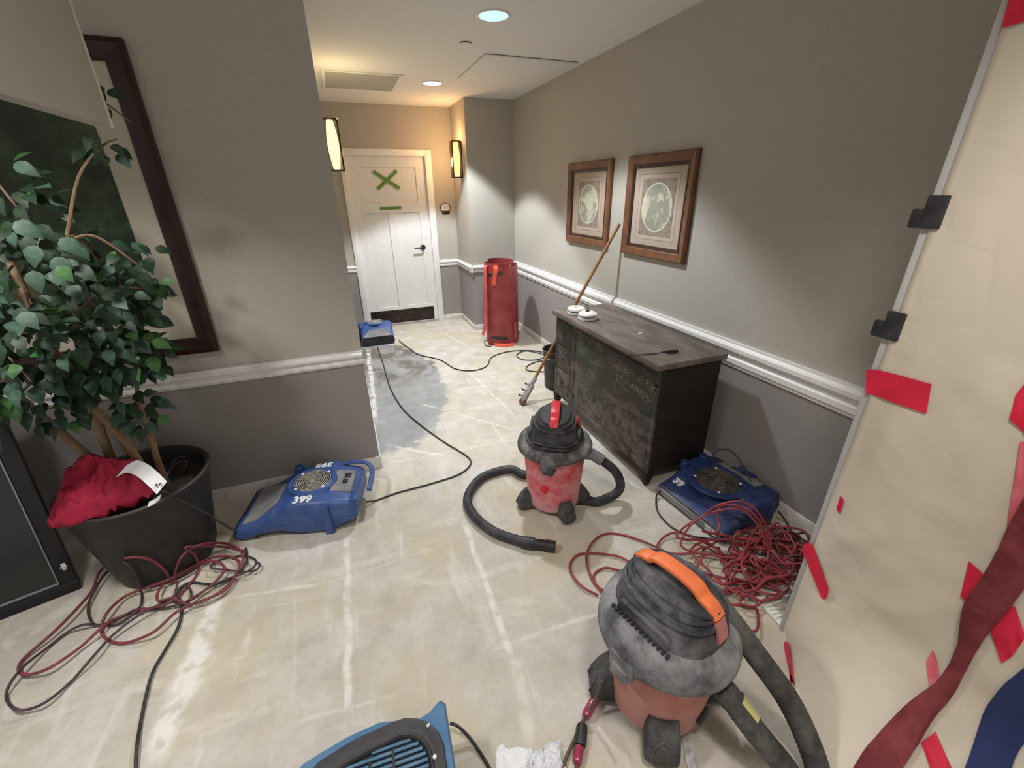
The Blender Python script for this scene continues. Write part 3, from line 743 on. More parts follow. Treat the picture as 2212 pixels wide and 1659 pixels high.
# ring frame: match inner points by angle
def ang_pts(poly, N=48):
    pts = []; 
    for k in range(N):
        a = 2*PI*k/N; d = Vector((math.cos(a), math.sin(a))); best = None
        for j in range(len(poly)):
            p = Vector(poly[j]); q_ = Vector(poly[(j+1) % len(poly)]); e_ = q_-p
            den = d.x*e_.y-d.y*e_.x
            if abs(den) < 1e-9: continue
            s_ = (p.x*e_.y-p.y*e_.x)/den; u_ = (p.x*d.y-p.y*d.x)/den
            if s_ > 0 and -1e-6 <= u_ <= 1+1e-6: best = s_ if best is None else max(best, s_)
        pts.append((d.x*best, d.y*best))
    return pts
go, gi = ang_pts(gp), ang_pts(ip)
def mixp(f): return [(a[0]*(1-f)+b[0]*f, a[1]*(1-f)+b[1]*f) for a, b in zip(go, gi)]
fm_.loft([[(x, y, z) for x, y in P_] for P_, z in ((go, .238), (mixp(.08), .250), (mixp(.45), .253), (mixp(.75), .249), (mixp(.82), .255), (mixp(.92), .255), (gi, .248), (gi, .236))], False)
build('grille_frame', fm_, mat('scuffed_black_plastic', (.030, .029, .032), (.055, .053, .056), 9, .5), t, ang=30)
build('inside', MB().prism([(x, y) for x, y in gi], .2385, .2395), mat('blue_dark_inside', (.015, .03, .055), (.03, .05, .08), 10, .5), t, sharp=True)
def span(y, poly=ip):
    xs = []
    for j in range(len(poly)):
        (xa, ya), (xb, yb) = poly[j], poly[(j+1) % len(poly)]
        if (ya-y)*(yb-y) < 0: xs.append(xa+(xb-xa)*(y-ya)/(yb-ya))
    return (min(xs), max(xs)) if len(xs) >= 2 else None
M_SLAT = mat('louvre_blue', (.09, .19, .30), (.15, .26, .36), 20, .35)
y_ = -.17
while y_ < .20:
    sp = span(y_)
    if sp and sp[1]-sp[0] > .03:
        build('slat', MB().box((sp[0]+.004, -.0045, -.002), (sp[1]-.004, .0045, .001), 0, T(0, y_, .246) @ RZ(0) @ RXm(-.5)), M_SLAT if y_ > .0 else M_BLACKP, t, sharp=True)
    y_ += .0150
for x_ in (-.055, .005, .065):
    build('louvre_rib', MB().box((x_-.004, -.198, .240), (x_+.004, .185-abs(x_-.05)*.35, .2495), .001), M_BLACKP, t)
build('screw', MB().lathe([(.006, .253), (.005, .256), (.001, .257)], 10, T(.172, .125, 0)), M_WHITEP, t)
build('screw', MB().lathe([(.006, .253), (.005, .256), (.001, .257)], 10, T(.165, .205, 0)), M_METAL, t)
front_fan = t
build('letter', text_mb('P', .034, T(-hw+.030, hl-.128, .2385) @ RZ(.5), .0006, bold=.003), M_WPAINT, t)

# ------------------------------------------------------------------ shop vacuums
def dusty(name, base_c, dust_c, lo, hi, sc=7, rough=.65, zfade=None):
    n = NT(name)
    f = n.noise(sc, 7, .65); k = n.ramp(f, [(lo, 0.), (hi, 1.)])
    if zfade:
        z = n.xyz()[2]; k = n.math('ADD', n.math('MULTIPLY', k, .7), n.ramp(z, zfade), clamp=True)
    c = n.mix(k, base_c, dust_c); n.bump(f, .06, .004)
    return n.out(c, rough)
M_DRUM2 = dusty('dusty_red_drum', (.58, .035, .055), (.70, .34, .36), .38, .58, 8, .6, [(.02, .75), (.13, .30), (.24, .12), (.31, .0)])
M_DRUM1 = dusty('caked_red_drum', (.38, .085, .065), (.53, .26, .225), .34, .56, 6, .75, [(.0, .8), (.32, .2)])
M_LID = dusty('dusty_black_lid', (.040, .040, .045), (.26, .25, .25), .40, .66, 9, .7)
M_LID1 = dusty('heavily_dusted_lid', (.060, .061, .072), (.36, .36, .37), .38, .70, 6.5, .75)
M_HEAD = dusty('black_motor_head', (.022, .022, .025), (.085, .085, .09), .42, .70, 7, .6)
M_HEAD1 = dusty('dusted_motor_head', (.026, .027, .034), (.20, .20, .21), .44, .72, 7, .65)
M_HOSE = dusty('dark_hose', (.026, .027, .032), (.075, .075, .08), .45, .7, 10, .55)
M_HOSE1 = dusty('dusty_hose', (.045, .045, .045), (.12, .115, .11), .40, .65, 14, .8)
M_SKID = dusty('dusty_castor', (.030, .030, .033), (.12, .12, .12), .40, .7, 12, .7)
M_REDH = mat('red_handle_plastic', (.60, .022, .030), rough=.4)
M_ORGH = mat('orange_handle_plastic', (.83, .20, .065), (.74, .17, .06), 14, .5)
M_PINKT = mat('dusty_pink_switch', (.50, .20, .19), (.44, .15, .14), 20, .7)

def hose_mesh(pts, r, rib=.007):
    P_ = spline(pts, 14)
    # resample evenly so that ribs are regular
    d = [0]
    for a, b in zip(P_, P_[1:]): d.append(d[-1]+(b-a).length)
    N = int(d[-1]/rib); out = []; j = 0
    for i in range(N+1):
        s = d[-1]*i/N
        while j < len(d)-2 and d[j+1] < s: j += 1
        f = (s-d[j])/max(1e-9, d[j+1]-d[j]); out.append(P_[j].lerp(P_[j+1], max(0, min(1, f))))
    cnt = [0]
    mbh = MB(); idx = {}
    return mbh.tube(out, lambda t: r*(1+(.022 if int(round(t*N)) % 2 else -.018)), 12)

def vacuum(name, loc, rz, s, lab, drum, lid, head, handle, skid, feet, vents=False, zl=.33, hk=1., lat=(PI/2, -PI/2), tab=0., domed=False, fs_=1.):
    zw = lambda z: z*zl/.33 if z <= .33 else zl+(z-.33)*hk
    t = tag(empty(name, loc, rz), lab, 'vacuum')
    Z = lambda prof: [(r*s, zw(z)) for r, z in prof]
    build('drum', MB().lathe(Z([(.120, .030), (.140, .034), (.146, .045), (.150, .10), (.160, .22), (.170, .325), (.174, .335), (.174, .350)]), 48), drum, t, ang=50)
    build('drum_lip', MB().lathe(Z([(.172, .318), (.178, .322), (.178, .335), (.172, .338)]), 48, cap0=False, cap1=False), drum, t)
    lp = [(.176, .332), (.198, .330), (.205, .340), (.205, .360), (.202, .380), (.194, .408), (.180, .432), (.155, .450), (.06, .456)] if domed else [(.176, .332), (.196, .330), (.203, .340), (.203, .362), (.196, .385), (.178, .402), (.150, .410), (.06, .414)]
    build('lid', MB().lathe(Z(lp), 48), lid, t, ang=50)
    # motor head: oval dome, longer along x
    rr_ = []
    for a, b, z in ((.158, .140, .402), (.160, .140, .43), (.152, .128, .475), (.142, .112, .52), (.132, .098, .555), (.122, .086, .578), (.100, .066, .590), (.06, .04, .594)):
        ring = []
        for k in range(40):
            th = 2*PI*k/40; c_, s_ = math.cos(th), math.sin(th)
            e_ = 2.5
            q_ = (abs(c_)**e_+abs(s_)**e_)**(-1/e_)
            ring.append((a*s*q_*c_, b*s*q_*s_, zw(z)))
        rr_.append(ring)
    hd_ = build('motor_head', MB().loft(rr_), head, t, ang=50)
    # ribs round the head and cord ledge
    for (a, b, z, tk) in ((.166, .147, .425, .008), (.140, .108, .540, .007), (.130, .094, .566, .006)):
        pts = []
        for k in range(40):
            th = 2*PI*k/40; c_, s_ = math.cos(th), math.sin(th); q_ = (abs(c_)**2.5+abs(s_)**2.5)**(-1/2.5)
            pts.append((a*s*q_*c_, b*s*q_*s_, zw(z)))
        build('rib_band', MB().tube(pts, tk*s, 6, closed=True), head, hd_)
    for sg in (-1, 1):
        build('side_panel', MB().loft([[(x*s, sg*y*s, zw(z)) for x, z in rrect(.085, .030, .02, 3, 0, .478)] for y in (.120, .134)][::sg]), head, hd_)
        if vents:
            for j in range(14):
                build('vent_slot', MB().box(((-.10+.0145*j)*s, sg*.139*s-.006, zw(.452)), ((-.10+.0145*j+.008)*s, sg*.139*s+.006, zw(.466)), .001), M_BLACKP, hd_, sharp=True)
    # carrying handle
    hpts = [(-.125, 0, .585), (-.105, 0, .603), (-.08, 0, .612), (-.06, 0, .634), (0, 0, .642), (.06, 0, .634), (.085, 0, .612), (.11, 0, .600), (.135, 0, .572)]
    ctrl = spline([Vector((p[0]*s, p[1]*s, zw(p[2]))) for p in hpts], 5); rings = []
    for i, p in enumerate(ctrl):
        tt = (ctrl[min(i+1, len(ctrl)-1)]-ctrl[max(i-1, 0)]).normalized(); nn = Vector((-tt.z, 0, tt.x))
        w_ = .021*s*(1+.15*math.sin(PI*i/len(ctrl))); h_ = .008*s
        rings.append([p+Vector((0, y, 0))+nn*z for y, z in rrect(w_, h_, h_*.6, 2)])
    build('handle', MB().loft(rings), handle, t)
    build('handle_base', MB().lathe(Z([(.128, .576), (.132, .582), (.128, .590), (.10, .596), (.05, .598)]), 36, sx=1.04, sy=.62), head, t)
    # front switch tab
    build('switch_tab', MB().loft([[RZ(tab) @ Vector(((xx+dx)*s*(1 if tab == 0 else .84), y*s, zw(zz+dz))) for dx, y, dz in ((0, -.02, 0), (.008, -.02, .004), (.008, .02, .004), (0, .02, 0))] for xx, zz in ((.132, .562), (.145, .525), (.153, .487))]), M_PINKT if handle is M_ORGH else M_REDH, t)
    # lid latches
    for a in lat:
        M0 = RZ(a)
        build('latch', MB().box((.180*s, -.042*s, zw(.300)), (.209*s, .042*s, zw(.375)), .010*s, M0).box((.196*s, -.030*s, zw(.285)), (.215*s, .030*s, zw(.335)), .008*s, M0), lid, t)
    # outrigger feet with castors
    for a in feet:
        M0 = RZ(a)
        f_ = build('castor_housing', MB().loft([[M0 @ Vector((x*s, y*s*fs_, z*s*fs_)) for x, y in rrect(.046*q1, .040*q2, .012, 3, .168+dx, 0)] for q1, q2, z, dx in ((.88, .9, .020, 0), (1, 1, .032, 0), (.97, 1, .052, -.003), (.76, .96, .088, -.014), (.5, .85, .118, -.026))]), skid, t)
        arc = [M0 @ Vector(((.2155-.027*max(0, (.004+.046*math.sin(b))/.056))*s, .025*math.cos(b)*s*fs_, (.038+.046*math.sin(b))*s*fs_)) for b in [PI*k/10 for k in range(11)]]
        build('arch_moulding', MB().tube(arc, .0055*s, 6), skid, f_)
        build('caster_wheel', MB().lathe([(.019*s, -.011*s), (.022*s, -.007*s), (.022*s, .007*s), (.019*s, .011*s)], 18, M0 @ T(.172*s, 0, .0225*s) @ RXm(PI/2)), M_BLACKP, f_)
    return t

V2 = vacuum('shop_vacuum', (.903, 1.763, 0), math.radians(-120), .985, 'red drum shop vacuum with red handle and looped black hose, in mid floor', M_DRUM2, M_LID, M_HEAD, M_REDH, M_SKID, [math.radians(a+120) for a in (-90, 174, -24, 62)], zl=.383, hk=.76, lat=(-.1, PI), tab=PI*.5)
build('cord_wrap', MB().tube(spline([(.15, -.10, .465), (.172, -.02, .47), (.168, .06, .465), (.13, .12, .47)], 6), .006, 6).tube(spline([(.14, -.11, .48), (.170, -.02, .485), (.162, .07, .48), (.12, .12, .485)], 6), .006, 6), M_RUBBER, V2)
build('scuff_spot', MB().lathe([(.020, .004), (.018, .0055), (.002, .006)], 16, frame_M((.1525*math.cos(math.radians(-14)), .1525*math.sin(math.radians(-14)), .205), (0, 0, 1), (math.cos(math.radians(-14)), math.sin(math.radians(-14)), -.08)), sx=1.5), M_REDH, V2)
def in_local(o, p): 
    bpy.context.view_layer.update(); return o.matrix_world.inverted() @ Vector(p)
hp = [Vector((1.085, 1.70, .325)), onz(1300, 994, .285), onz(1330, 1020, .20), onz(1340, 1052, .09), onz(1318, 1073, .035), onz(1270, 1080, .028), onz(1215, 1068, .028),
      onz(1160, 1030, .028), onz(1100, 1013, .028), onz(1040, 1032, .028), onz(1010, 1075, .028), onz(1025, 1115, .028), onz(1070, 1150, .028), onz(1130, 1171, .028)]
hp[6] = Vector((1.03, 1.965, .028)); hp[7] = Vector((.84, 2.03, .028))
build('hose', hose_mesh([in_local(V2, p) for p in hp], .0255), M_HOSE, V2)
a, b = onz(1128, 1171, .028), onz(1200, 1181, .028)
build('hose_end', MB().loft([[in_local(V2, a.lerp(b, f) + Vector((0, 0, 1))*(r*math.sin(q)) + (b-a).normalized().cross(Vector((0, 0, 1)))*(r*math.cos(q))) for q in [2*PI*k/14 for k in range(14)]] for f, r in ((0, .030), (.35, .031), (.38, .026), (.7, .026), (.72, .029), (1, .028))]), M_BLACKP, V2)
build('hose_port', MB().tube([in_local(V2, p) for p in (Vector((1.055, 1.715, .325)), Vector((1.10, 1.70, .318)), onz(1300, 994, .287))], .033, 14), M_GREYP, V2)

hv = onz(1495, 1300, .56)-onz(1375, 1205, .56)
V1 = vacuum('shop_vacuum', (.778, .700, 0), math.atan2(hv.y, hv.x), 1.055, 'large dust-caked shop vacuum with orange handle in the right foreground', M_DRUM1, M_LID1, M_HEAD1, M_ORGH, M_SKID, [math.radians(a)-math.atan2(hv.y, hv.x) for a in (-122, 154, -20, 65)], vents=True, zl=.357, hk=.80, domed=True, fs_=1.25)
V1a = math.atan2(hv.y, hv.x)
a, b = Vector((.865, .500, .27)), Vector((.965, .430, .20))
c = onz(1640, 1600, .16)
hose1 = [a, onz(1595, 1530, .255), onz(1640, 1590, .19), onz(1690, 1650, .10), onz(1722, 1690, .05), onz(1768, 1690, .05), onz(1752, 1618, .09), onz(1704, 1514, .22), onz(1632, 1413, .36), onz(1568, 1327, .44), onz(1520, 1268, .46), onz(1480, 1232, .45)]
build('hose', hose_mesh([in_local(V1, p) for p in hose1], .034), M_HOSE1, V1)
pa, pb = onz(1565, 1492, .285), onz(1612, 1552, .235)
dv = pb-pa; sv = dv.normalized().cross(Vector((0, 0, 1))).normalized(); uv = sv.cross(dv.normalized())
def ringv(f, r): return [in_local(V1, pa+dv*f+sv*(r*math.cos(q))+uv*(r*math.sin(q))) for q in [2*PI*k/16 for k in range(16)]]
build('hose_cuff', MB().loft([ringv(f, r) for f, r in ((-.15, .030), (0, .036), (.3, .036), (.36, .0335), (1.25, .0325), (1.3, .030))]), M_HOSE1, V1)
st = MB().loft([[in_local(V1, pa+dv*f+sv*(.0375*math.cos(q))+uv*(.0375*math.sin(q))) for q in [PI*(.42+.30*k/5) for k in range(6)]] for f in (.40, .7, 1.1)], False, closed=False)
build('yellow_label', st, mat('worn_yellow_label', (.62, .58, .22), (.50, .47, .30), 40, .6), V1)
dq = Vector((.060, -.150, 0)).normalized()
dp = V1.matrix_world @ Vector((0, 0, 0)) if False else Vector((.778, .700, 0))
Md = V1.matrix_world.inverted() @ frame_M(dp+dq*.158+Vector((0, 0, .10)), (0, 0, 1), dq)
build('drain_cap', MB().lathe([(.030, 0), (.030, .010), (.020, .014), (.006, .014)], 18, Md), M_SKID, V1)
# ------------------------------------------------------------------ potted ficus
PC = Vector((-1.035, 2.10, 0))
M_POT = mat('black_pot', (.020, .018, .018), (.034, .031, .030), 6, .55)
M_SOIL = mat('dark_soil', (.020, .017, .013), (.055, .045, .035), 22, .9, bump=.6)
M_BARK = mat('ficus_bark', (.17, .105, .055), (.30, .21, .13), 14, .8, bump=.3, stretch=(1, 1, .3))
t = ficus = tag(empty('potted_ficus', PC), 'artificial ficus tree in a black pot by the left wall', 'plant')
build('pot', MB().lathe([(.175, .0), (.190, .006), (.205, .05), (.268, .44), (.278, .455), (.284, .472), (.276, .480), (.262, .472), (.252, .42), (.248, .40)], 48, cap1=False), M_POT, t)
build('soil', MB().lathe([(.252, .395), (.20, .405), (.10, .41), (.01, .412)], 30), M_SOIL, t)
stems = [[(-.06, -.02, .40), (-.10, 0, .56), (-.165, 0, .75), (-.215, -.03, .95), (-.20, -.12, 1.2)],
         [(-.035, -.01, .40), (-.05, 0, .60), (-.03, 0, .85), (.02, -.03, 1.05), (.08, -.10, 1.25), (.16, -.12, 1.5)],
         [(.04, 0, .40), (.03, 0, .60), (.0, 0, .75), (-.04, -.03, .95), (-.02, -.10, 1.3), (-.05, 0, 1.7), (.06, .05, 2.0)],
         [(.10, -.0, .40), (.105, 0, .56), (.12, -.01, .66), (.14, -.04, .85), (.2, -.06, 1.05)]]
for k, s_ in enumerate(stems):
    build('trunk', MB().tube(spline(s_, 6), lambda q, k=k: (.021-.012*q)*(1 if k != 3 else .7), 9), M_BARK, t)
clusters = [(-.90, 1.84, 1.47, .11, 30), (-1.03, 1.95, 1.33, .15, 40), (-.84, 1.95, 1.26, .12, 32), (-.80, 1.98, 1.10, .10, 34), (-.92, 1.93, 1.13, .12, 44), (-1.13, 1.92, 1.02, .14, 38),
            (-1.08, 1.84, 1.14, .13, 34), (-.90, 2.08, .80, .07, 20), (-1.12, 2.02, .94, .10, 18), (-.715, 1.98, 1.43, .06, 9), (-.72, 2.08, 1.30, .05, 8), (-.665, 2.03, 1.93, .05, 8),
            (-.72, 2.10, 1.80, .05, 6), (-1.18, 1.86, 1.30, .15, 34), (-1.0, 2.05, 1.62, .13, 26), (-1.25, 2.0, 1.55, .18, 30), (-.86, 2.1, 1.42, .10, 18), (-.95, 2.02, .98, .10, 24), (-.78, 2.0, 1.20, .07, 14), (-1.22, 1.78, .98, .08, 16), (-.99, 1.78, 1.25, .10, 22)]
br = MB()
joints = [PC+Vector(p) for s_ in stems for p in s_[2:]]
for (x, y, z, r, n_) in clusters:
    c = Vector((x, y, z)); j = min(joints, key=lambda q: (q-c).length+.6*max(0, q.z-c.z))
    mid = j.lerp(c, .5)+Vector((0, 0, .05))
    tw = MB().tube(spline([j-PC, mid-PC, c-PC, c-PC+(c-j)*.25+Vector((0, 0, -.05))], 5), lambda q: .006-.004*q, 6)
    build('branch', tw, M_BARK, t)
def leaf_mesh(mt, w_, bend):
    xs = [0, .12, .32, .55, .78, 1.0]; ws = [.02, .24, .36, .30, .15, .0]
    vs = []; fs = []
    for i, (x, wd) in enumerate(zip(xs, ws)):
        dz = -bend*x*x
        vs += [(x, -wd*w_, dz+.10*wd), (x, 0, dz), (x, wd*w_, dz+.10*wd)]
    for i in range(5):
        b = 3*i; fs += [[b, b+1, b+4, b+3], [b+1, b+2, b+5, b+4]]
    me = bpy.data.meshes.new('leaf'); me.from_pydata(vs, [], fs); me.materials.append(mt)
    for p in me.polygons: p.use_smooth = True
    return me, vs, fs
def leafmat(name, c1, c2):
    n = NT(name); f = n.noise(3, 3, .5); col = n.ramp(f, [(.35, c1), (.65, c2)])
    return n.out(col, .5, 0, .3)
LM = [leafmat('leaf_blue_green', (.034, .074, .052), (.066, .125, .09)), leafmat('leaf_dark_green', (.010, .026, .013), (.028, .058, .030)), leafmat('leaf_bright_green', (.040, .115, .035), (.075, .19, .055))]
LV = [leaf_mesh(LM[0], 1.0, .25), leaf_mesh(LM[1], .95, .35), leaf_mesh(LM[2], 1.05, .2), leaf_mesh(LM[0], .85, .45)]
lv = []
rnd = random.Random(21)
for (x, y, z, r, n_) in clusters:
    for i in range(int(n_*1.5)):
        while True:
            o_ = Vector((rnd.uniform(-1, 1), rnd.uniform(-1, 1), rnd.uniform(-1, 1)))
            if o_.length < 1: break
        p = Vector((x, y, z)) + o_*r*1.15
        if p.y > 2.42: p.y = 2.42
        if p.x > -.60: p.x = -.60
        out = (o_ + Vector((.15, -.35, -.75))).normalized()
        nrm_ = (Vector((rnd.uniform(-.6, .6), -.7+rnd.uniform(-.5, .5), .8))).normalized()
        lv.append((p, out, nrm_, rnd.uniform(.046, .068), rnd.choice([0, 0, 0, 1, 1, 1, 1, 1, 1, 2, 3])))
# hand-placed group of large near leaves seen at the left
for (u, v, yy, sz, kd, ang_) in ((130, 515, 1.72, .085, 0, -.9), (120, 555, 1.72, .09, 0, -1.3), (75, 530, 1.73, .085, 0, -1.8), (70, 585, 1.71, .085, 0, -1.5), (105, 590, 1.70, .09, 0, -.5), (30, 480, 1.75, .09, 0, -.7), (10, 505, 1.74, .08, 3, -2.4), (125, 575, 1.69, .07, 2, -1.1),
                               (230, 755, 1.85, .075, 0, -1.5), (270, 755, 1.86, .075, 3, -1.2), (215, 715, 1.85, .07, 0, -1.8), (330, 735, 1.9, .08, 2, -.6), (325, 770, 1.9, .085, 2, -1.4), (195, 810, 1.95, .08, 0, -1.5), (320, 555, 2.2, .07, 1, -1.5), (335, 535, 2.2, .07, 1, -.3), (345, 620, 2.2, .08, 1, -.6), (20, 870, 1.8, .09, 2, -1.4), (15, 830, 1.8, .09, 0, -1.1)):
    p = ony(u, v, yy); lv.append((p, Vector((math.cos(ang_), -.15, math.sin(ang_))), Vector((.1, -1, .55)).normalized(), sz*.78, kd))
lv.sort(key=lambda q: (q[0]-CAM).length - (0 if 0 < 1 else 0))
fol = [MB(), MB(), MB()]
cnt = 0
def vis(p):
    d = p-CAM; w_ = d.dot(FW); u = 1106+F_PX*d.dot(RX)/w_; return u > -30
for p, out, nn_, sz, kd in lv:
    M_ = frame_M(p-PC, out, nn_)
    if cnt < 285 and vis(p):
        o = bpy.data.objects.new('leaf', LV[kd][0]); COL.objects.link(o); o.parent = ficus
        o.matrix_local = M_ @ Matrix.Scale(sz, 4); cnt += 1
    else:
        mi = {0: 0, 1: 1, 2: 2, 3: 0}[kd]
        fol[0].add([Vector(q)*sz for q in LV[kd][1]], LV[kd][2], M_, mi)
stuff(build('foliage', fol[0], LM, ficus, ang=180))

# shirt over the pot
SC = Vector((-1.085, 2.0, .495)); NR, NA = 26, 76
vs = []; fs = []
def shirt_pt(f, a):
    R = .165+.018*math.cos(3*a+.5)+.025*max(0, math.cos(a+2.4))**4
    ca, sa = math.cos(a), math.sin(a); r = R*f
    h = .125*(1-f**1.7)*(1+.20*math.cos(2*a+.8)) + .045*max(0, 1-((ca*r+.06)**2+(sa*r-.03)**2)/.006)
    nz = noise.noise(Vector((ca*r*16+3, sa*r*16, 1.5)))*.034 + abs(noise.noise(Vector((ca*r*26, sa*r*26+2, 4))))*.040 - abs(noise.noise(Vector((ca*r*11+5, sa*r*11, 7))))*.06*f
    nz += .012*(.5-abs(noise.noise(Vector((ca*r*42, sa*r*30+2, 9))))*2)
    dr = -.035*max(0, (f-.82)/.18)**2
    return Vector((ca*r, sa*r, max(h+nz*(.4+f)+dr+.012, -.03)))
for i in range(NR+1):
    for k in range(NA): vs.append(shirt_pt(max(.02, i/NR), 2*PI*k/NA))
for i in range(NR):
    for k in range(NA):
        a_, b_ = i*NA+k, i*NA+(k+1) % NA; fs.append([a_, b_, b_+NA, a_+NA])
fs.append(list(range(NA))[::-1])
bot = len(vs); vs += [Vector((p.x*.96, p.y*.96, p.z-.008)) for p in vs[NR*NA:(NR+1)*NA]]
for k in range(NA):
    a_, b_ = NR*NA+k, NR*NA+(k+1) % NA; fs.append([a_, b_, bot+(k+1) % NA, bot+k])
fs.append([bot+k for k in range(NA)])
M_SHIRT = mat('crimson_cloth', (.36, .012, .045), (.26, .008, .03), 9, .85, bump=.1)
t = tag(empty('red_shirt', SC), 'crumpled crimson shirt with a white band lying on the plant pot', 'shirt')
build('cloth', MB().add(vs, fs), M_SHIRT, t, ang=80)
bp_ = [onz(262, 1018, .605), onz(285, 1008, .605), onz(308, 1016, .60), onz(330, 1034, .585), onz(350, 1054, .555)]
wb = build('white_band', ribbon([p-SC for p in bp_], .058, (.55, .8, .45), .004), mat('white_cloth', (.78, .77, .80), rough=.8), t)
c_ = onz(343, 1047, .572)-SC
build('print_mark', MB().box((-.010, -.008, .0), (-.006, .008, .003), M=T(*c_)).box((.002, -.008, .0), (.006, .008, .003), M=T(*c_)), M_BLACKP, wb)
build('white_hem', ribbon([onz(320, 1090, .502)-SC, onz(334, 1083, .505)-SC, onz(346, 1074, .507)-SC], .022, (.3, .6, .7), .003), mat('white_cloth_hem', (.78, .77, .74), rough=.8), t)

# ------------------------------------------------------------------ cords
def off_pot(p, mg):
    # a loop that would run into the pot stands up in front of it instead
    p = Vector(p); d = (CAM-p).normalized()
    for _ in range(200):
        if math.hypot(p.x-PC.x, p.y-PC.y) > .198+.175*max(0, p.z)+mg: break
        p += d*.004
    return p
def cord(name, pts, r, mt, lab, per=8, cat='cord', group=None, n=7, pot=False):
    P_ = [off_pot(p, .010) for p in spline(pts, per)] if pot else spline(pts, per)
    c = sum(P_, Vector())/len(P_); c.z = 0
    o = build(name, MB().tube([p-c for p in P_], r, n), mt, None, ang=180, loc=c)
    return tag(o, lab, cat, group)
def part_cord(parent, pts, r, mt, per=8, n=7):
    bpy.context.view_layer.update(); inv = parent.matrix_world.inverted()
    return build('power_cord', MB().tube([inv @ p for p in spline(pts, per)], r, n), mt, parent, ang=180)
def zl(pts, base_=.008, amp=.0, seed=1, sx=2.968, ox=0, oy=1100):
    rn = random.Random(seed)
    return [onz(x/sx+ox, y/sx+oy, base_+amp*rn.random()) for x, y in pts]
red_left = [(1560, 265), (1420, 240), (1230, 240), (1190, 250), (1250, 300), (1270, 400), (1180, 520), (1080, 600), (900, 650), (740, 700), (640, 770), (520, 880), (330, 1010), (200, 1058), (125, 1040), (150, 960), (330, 800), (480, 650), (590, 520), (640, 400),
            (730, 335), (850, 308), (960, 322), (1050, 385), (1090, 450), (1110, 470), (1130, 380), (1170, 300), (1260, 235), (1390, 215), (1500, 235), (1560, 300), (1530, 400), (1440, 520), (1260, 600), (1130, 660), (980, 790), (800, 858), (690, 835), (650, 770), (690, 660), (800, 560), (950, 500), (1080, 450), (1230, 370), (1380, 305), (1500, 310), (1535, 370), (1480, 470), (1360, 560), (1220, 610), (1100, 570), (1020, 590), (1010, 540), (1060, 470), (1200, 400), (1340, 335), (1420, 350), (1435, 400), (1340, 500), (1200, 590)]
cord('extension_cord', zl(red_left, .008, .030, 3), .0058, M_DUSTRED_CORD, pot=True, lab='dull red extension cord coiled loosely on the floor in front of the plant pot')
dark_left = [(1640, 340), (1665, 355), (1640, 390), (1560, 400), (1450, 390), (1350, 370), (1420, 320), (1560, 300), (1640, 330), (1600, 390), (1400, 470), (1250, 560), (1150, 610), (1000, 640), (880, 640), (760, 700), (650, 740), (590, 725), (565, 640), (600, 520), (690, 400), (790, 335), (870, 420), (910, 560), (880, 650), (760, 735), (640, 745), (540, 740), (430, 790), (300, 890), (160, 1000), (70, 1110), (40, 1200), (80, 1270), (170, 1285), (300, 1232), (460, 1100), (600, 940), (720, 810), (860, 700), (1000, 620), (1100, 570), (1160, 500), (1210, 500), (1225, 560), (1180, 600), (1130, 540), (1140, 470)]
cord('extension_cord', zl(dark_left, .006, .028, 5), .0048, mat('dark_plum_cord', (.055, .030, .040), (.085, .045, .055), 10, .55), pot=True, lab='dark plum cord looping farthest left on the floor, tangled with the dull red cord')
tail = [(1575, 250), (1580, 330), (1520, 420), (1380, 480), (1230, 470), (1165, 500), (1135, 570), (1165, 650), (1140, 760), (1060, 900), (985, 1030), (940, 1180), (900, 1380), (875, 1550), (872, 1720)]
cord('extension_cord', zl(tail, .006, .012, 8), .0055, M_RUBBER, 'black extension cord running from the left coil toward the bottom edge of the picture')
def px(pts, z=.007): return [onz(p[0], p[1], p[2] if len(p) > 2 else z) for p in pts]
cord('extension_cord', px([(792, 1084, .03), (815, 1080), (860, 1064), (930, 1045), (990, 1025), (1016, 1003), (1008, 985), (960, 955), (905, 915), (868, 880), (842, 835), (829, 790), (815, 748)]), .0052, M_RUBBER, 'long black extension cord between the two air movers along the hall floor')
cord('extension_cord', px([(862, 735, .02), (880, 750), (905, 766), (950, 777), (985, 797), (1025, 800), (1052, 790), (1062, 772), (1095, 760), (1145, 757), (1180, 764), (1165, 776), (1130, 777), (1116, 767), (1135, 758), (1175, 766), (1200, 780), (1165, 780), (1140, 790), (1140, 800), (1175, 803), (1205, 798)]), .0055, M_RUBBER, 'black extension cord from the door air mover looping behind the pole')
part_cord(front_fan, px([(972, 1562, .06), (990, 1570, .05), (1015, 1595, .02), (1040, 1630), (1075, 1690)]), .0050, M_RUBBER)
cord('extension_cord', [onz(408, 985, .43), onz(380, 992, .44), onz(372, 1010, .44), onz(398, 1012, .44), onz(402, 995, .445), onz(378, 1004, .45), onz(352, 1040, .49), onz(342, 1058, .507), onz(352, 1062, .498), onz(400, 1085, .40), onz(455, 1115, .22), onz(512, 1148, .07), onz(560, 1160, .012)], .0052, mat('grey_black_cord', (.035, .034, .034), (.06, .058, .055), 12, .6), 'dark cable hanging from the pot rim down to the left air mover')
part_cord(fan3, px([(1428, 1058, .045), (1418, 1072, .02), (1421, 1105), (1450, 1138), (1495, 1158), (1540, 1165)]), .0048, M_RUBBER)
part_cord(fan3, [onz(1545, 1008, .235), onz(1540, 985, .30), onz(1555, 971, .34), onz(1580, 975, .34), onz(1605, 1005, .29), onz(1622, 1040, .245)], .0048, M_RUBBER)
part_cord(fan3, [onz(1682, 1105, .08), onz(1700, 1130, .02), onz(1715, 1160, .008), onz(1722, 1180, .008)], .0048, M_RUBBER)

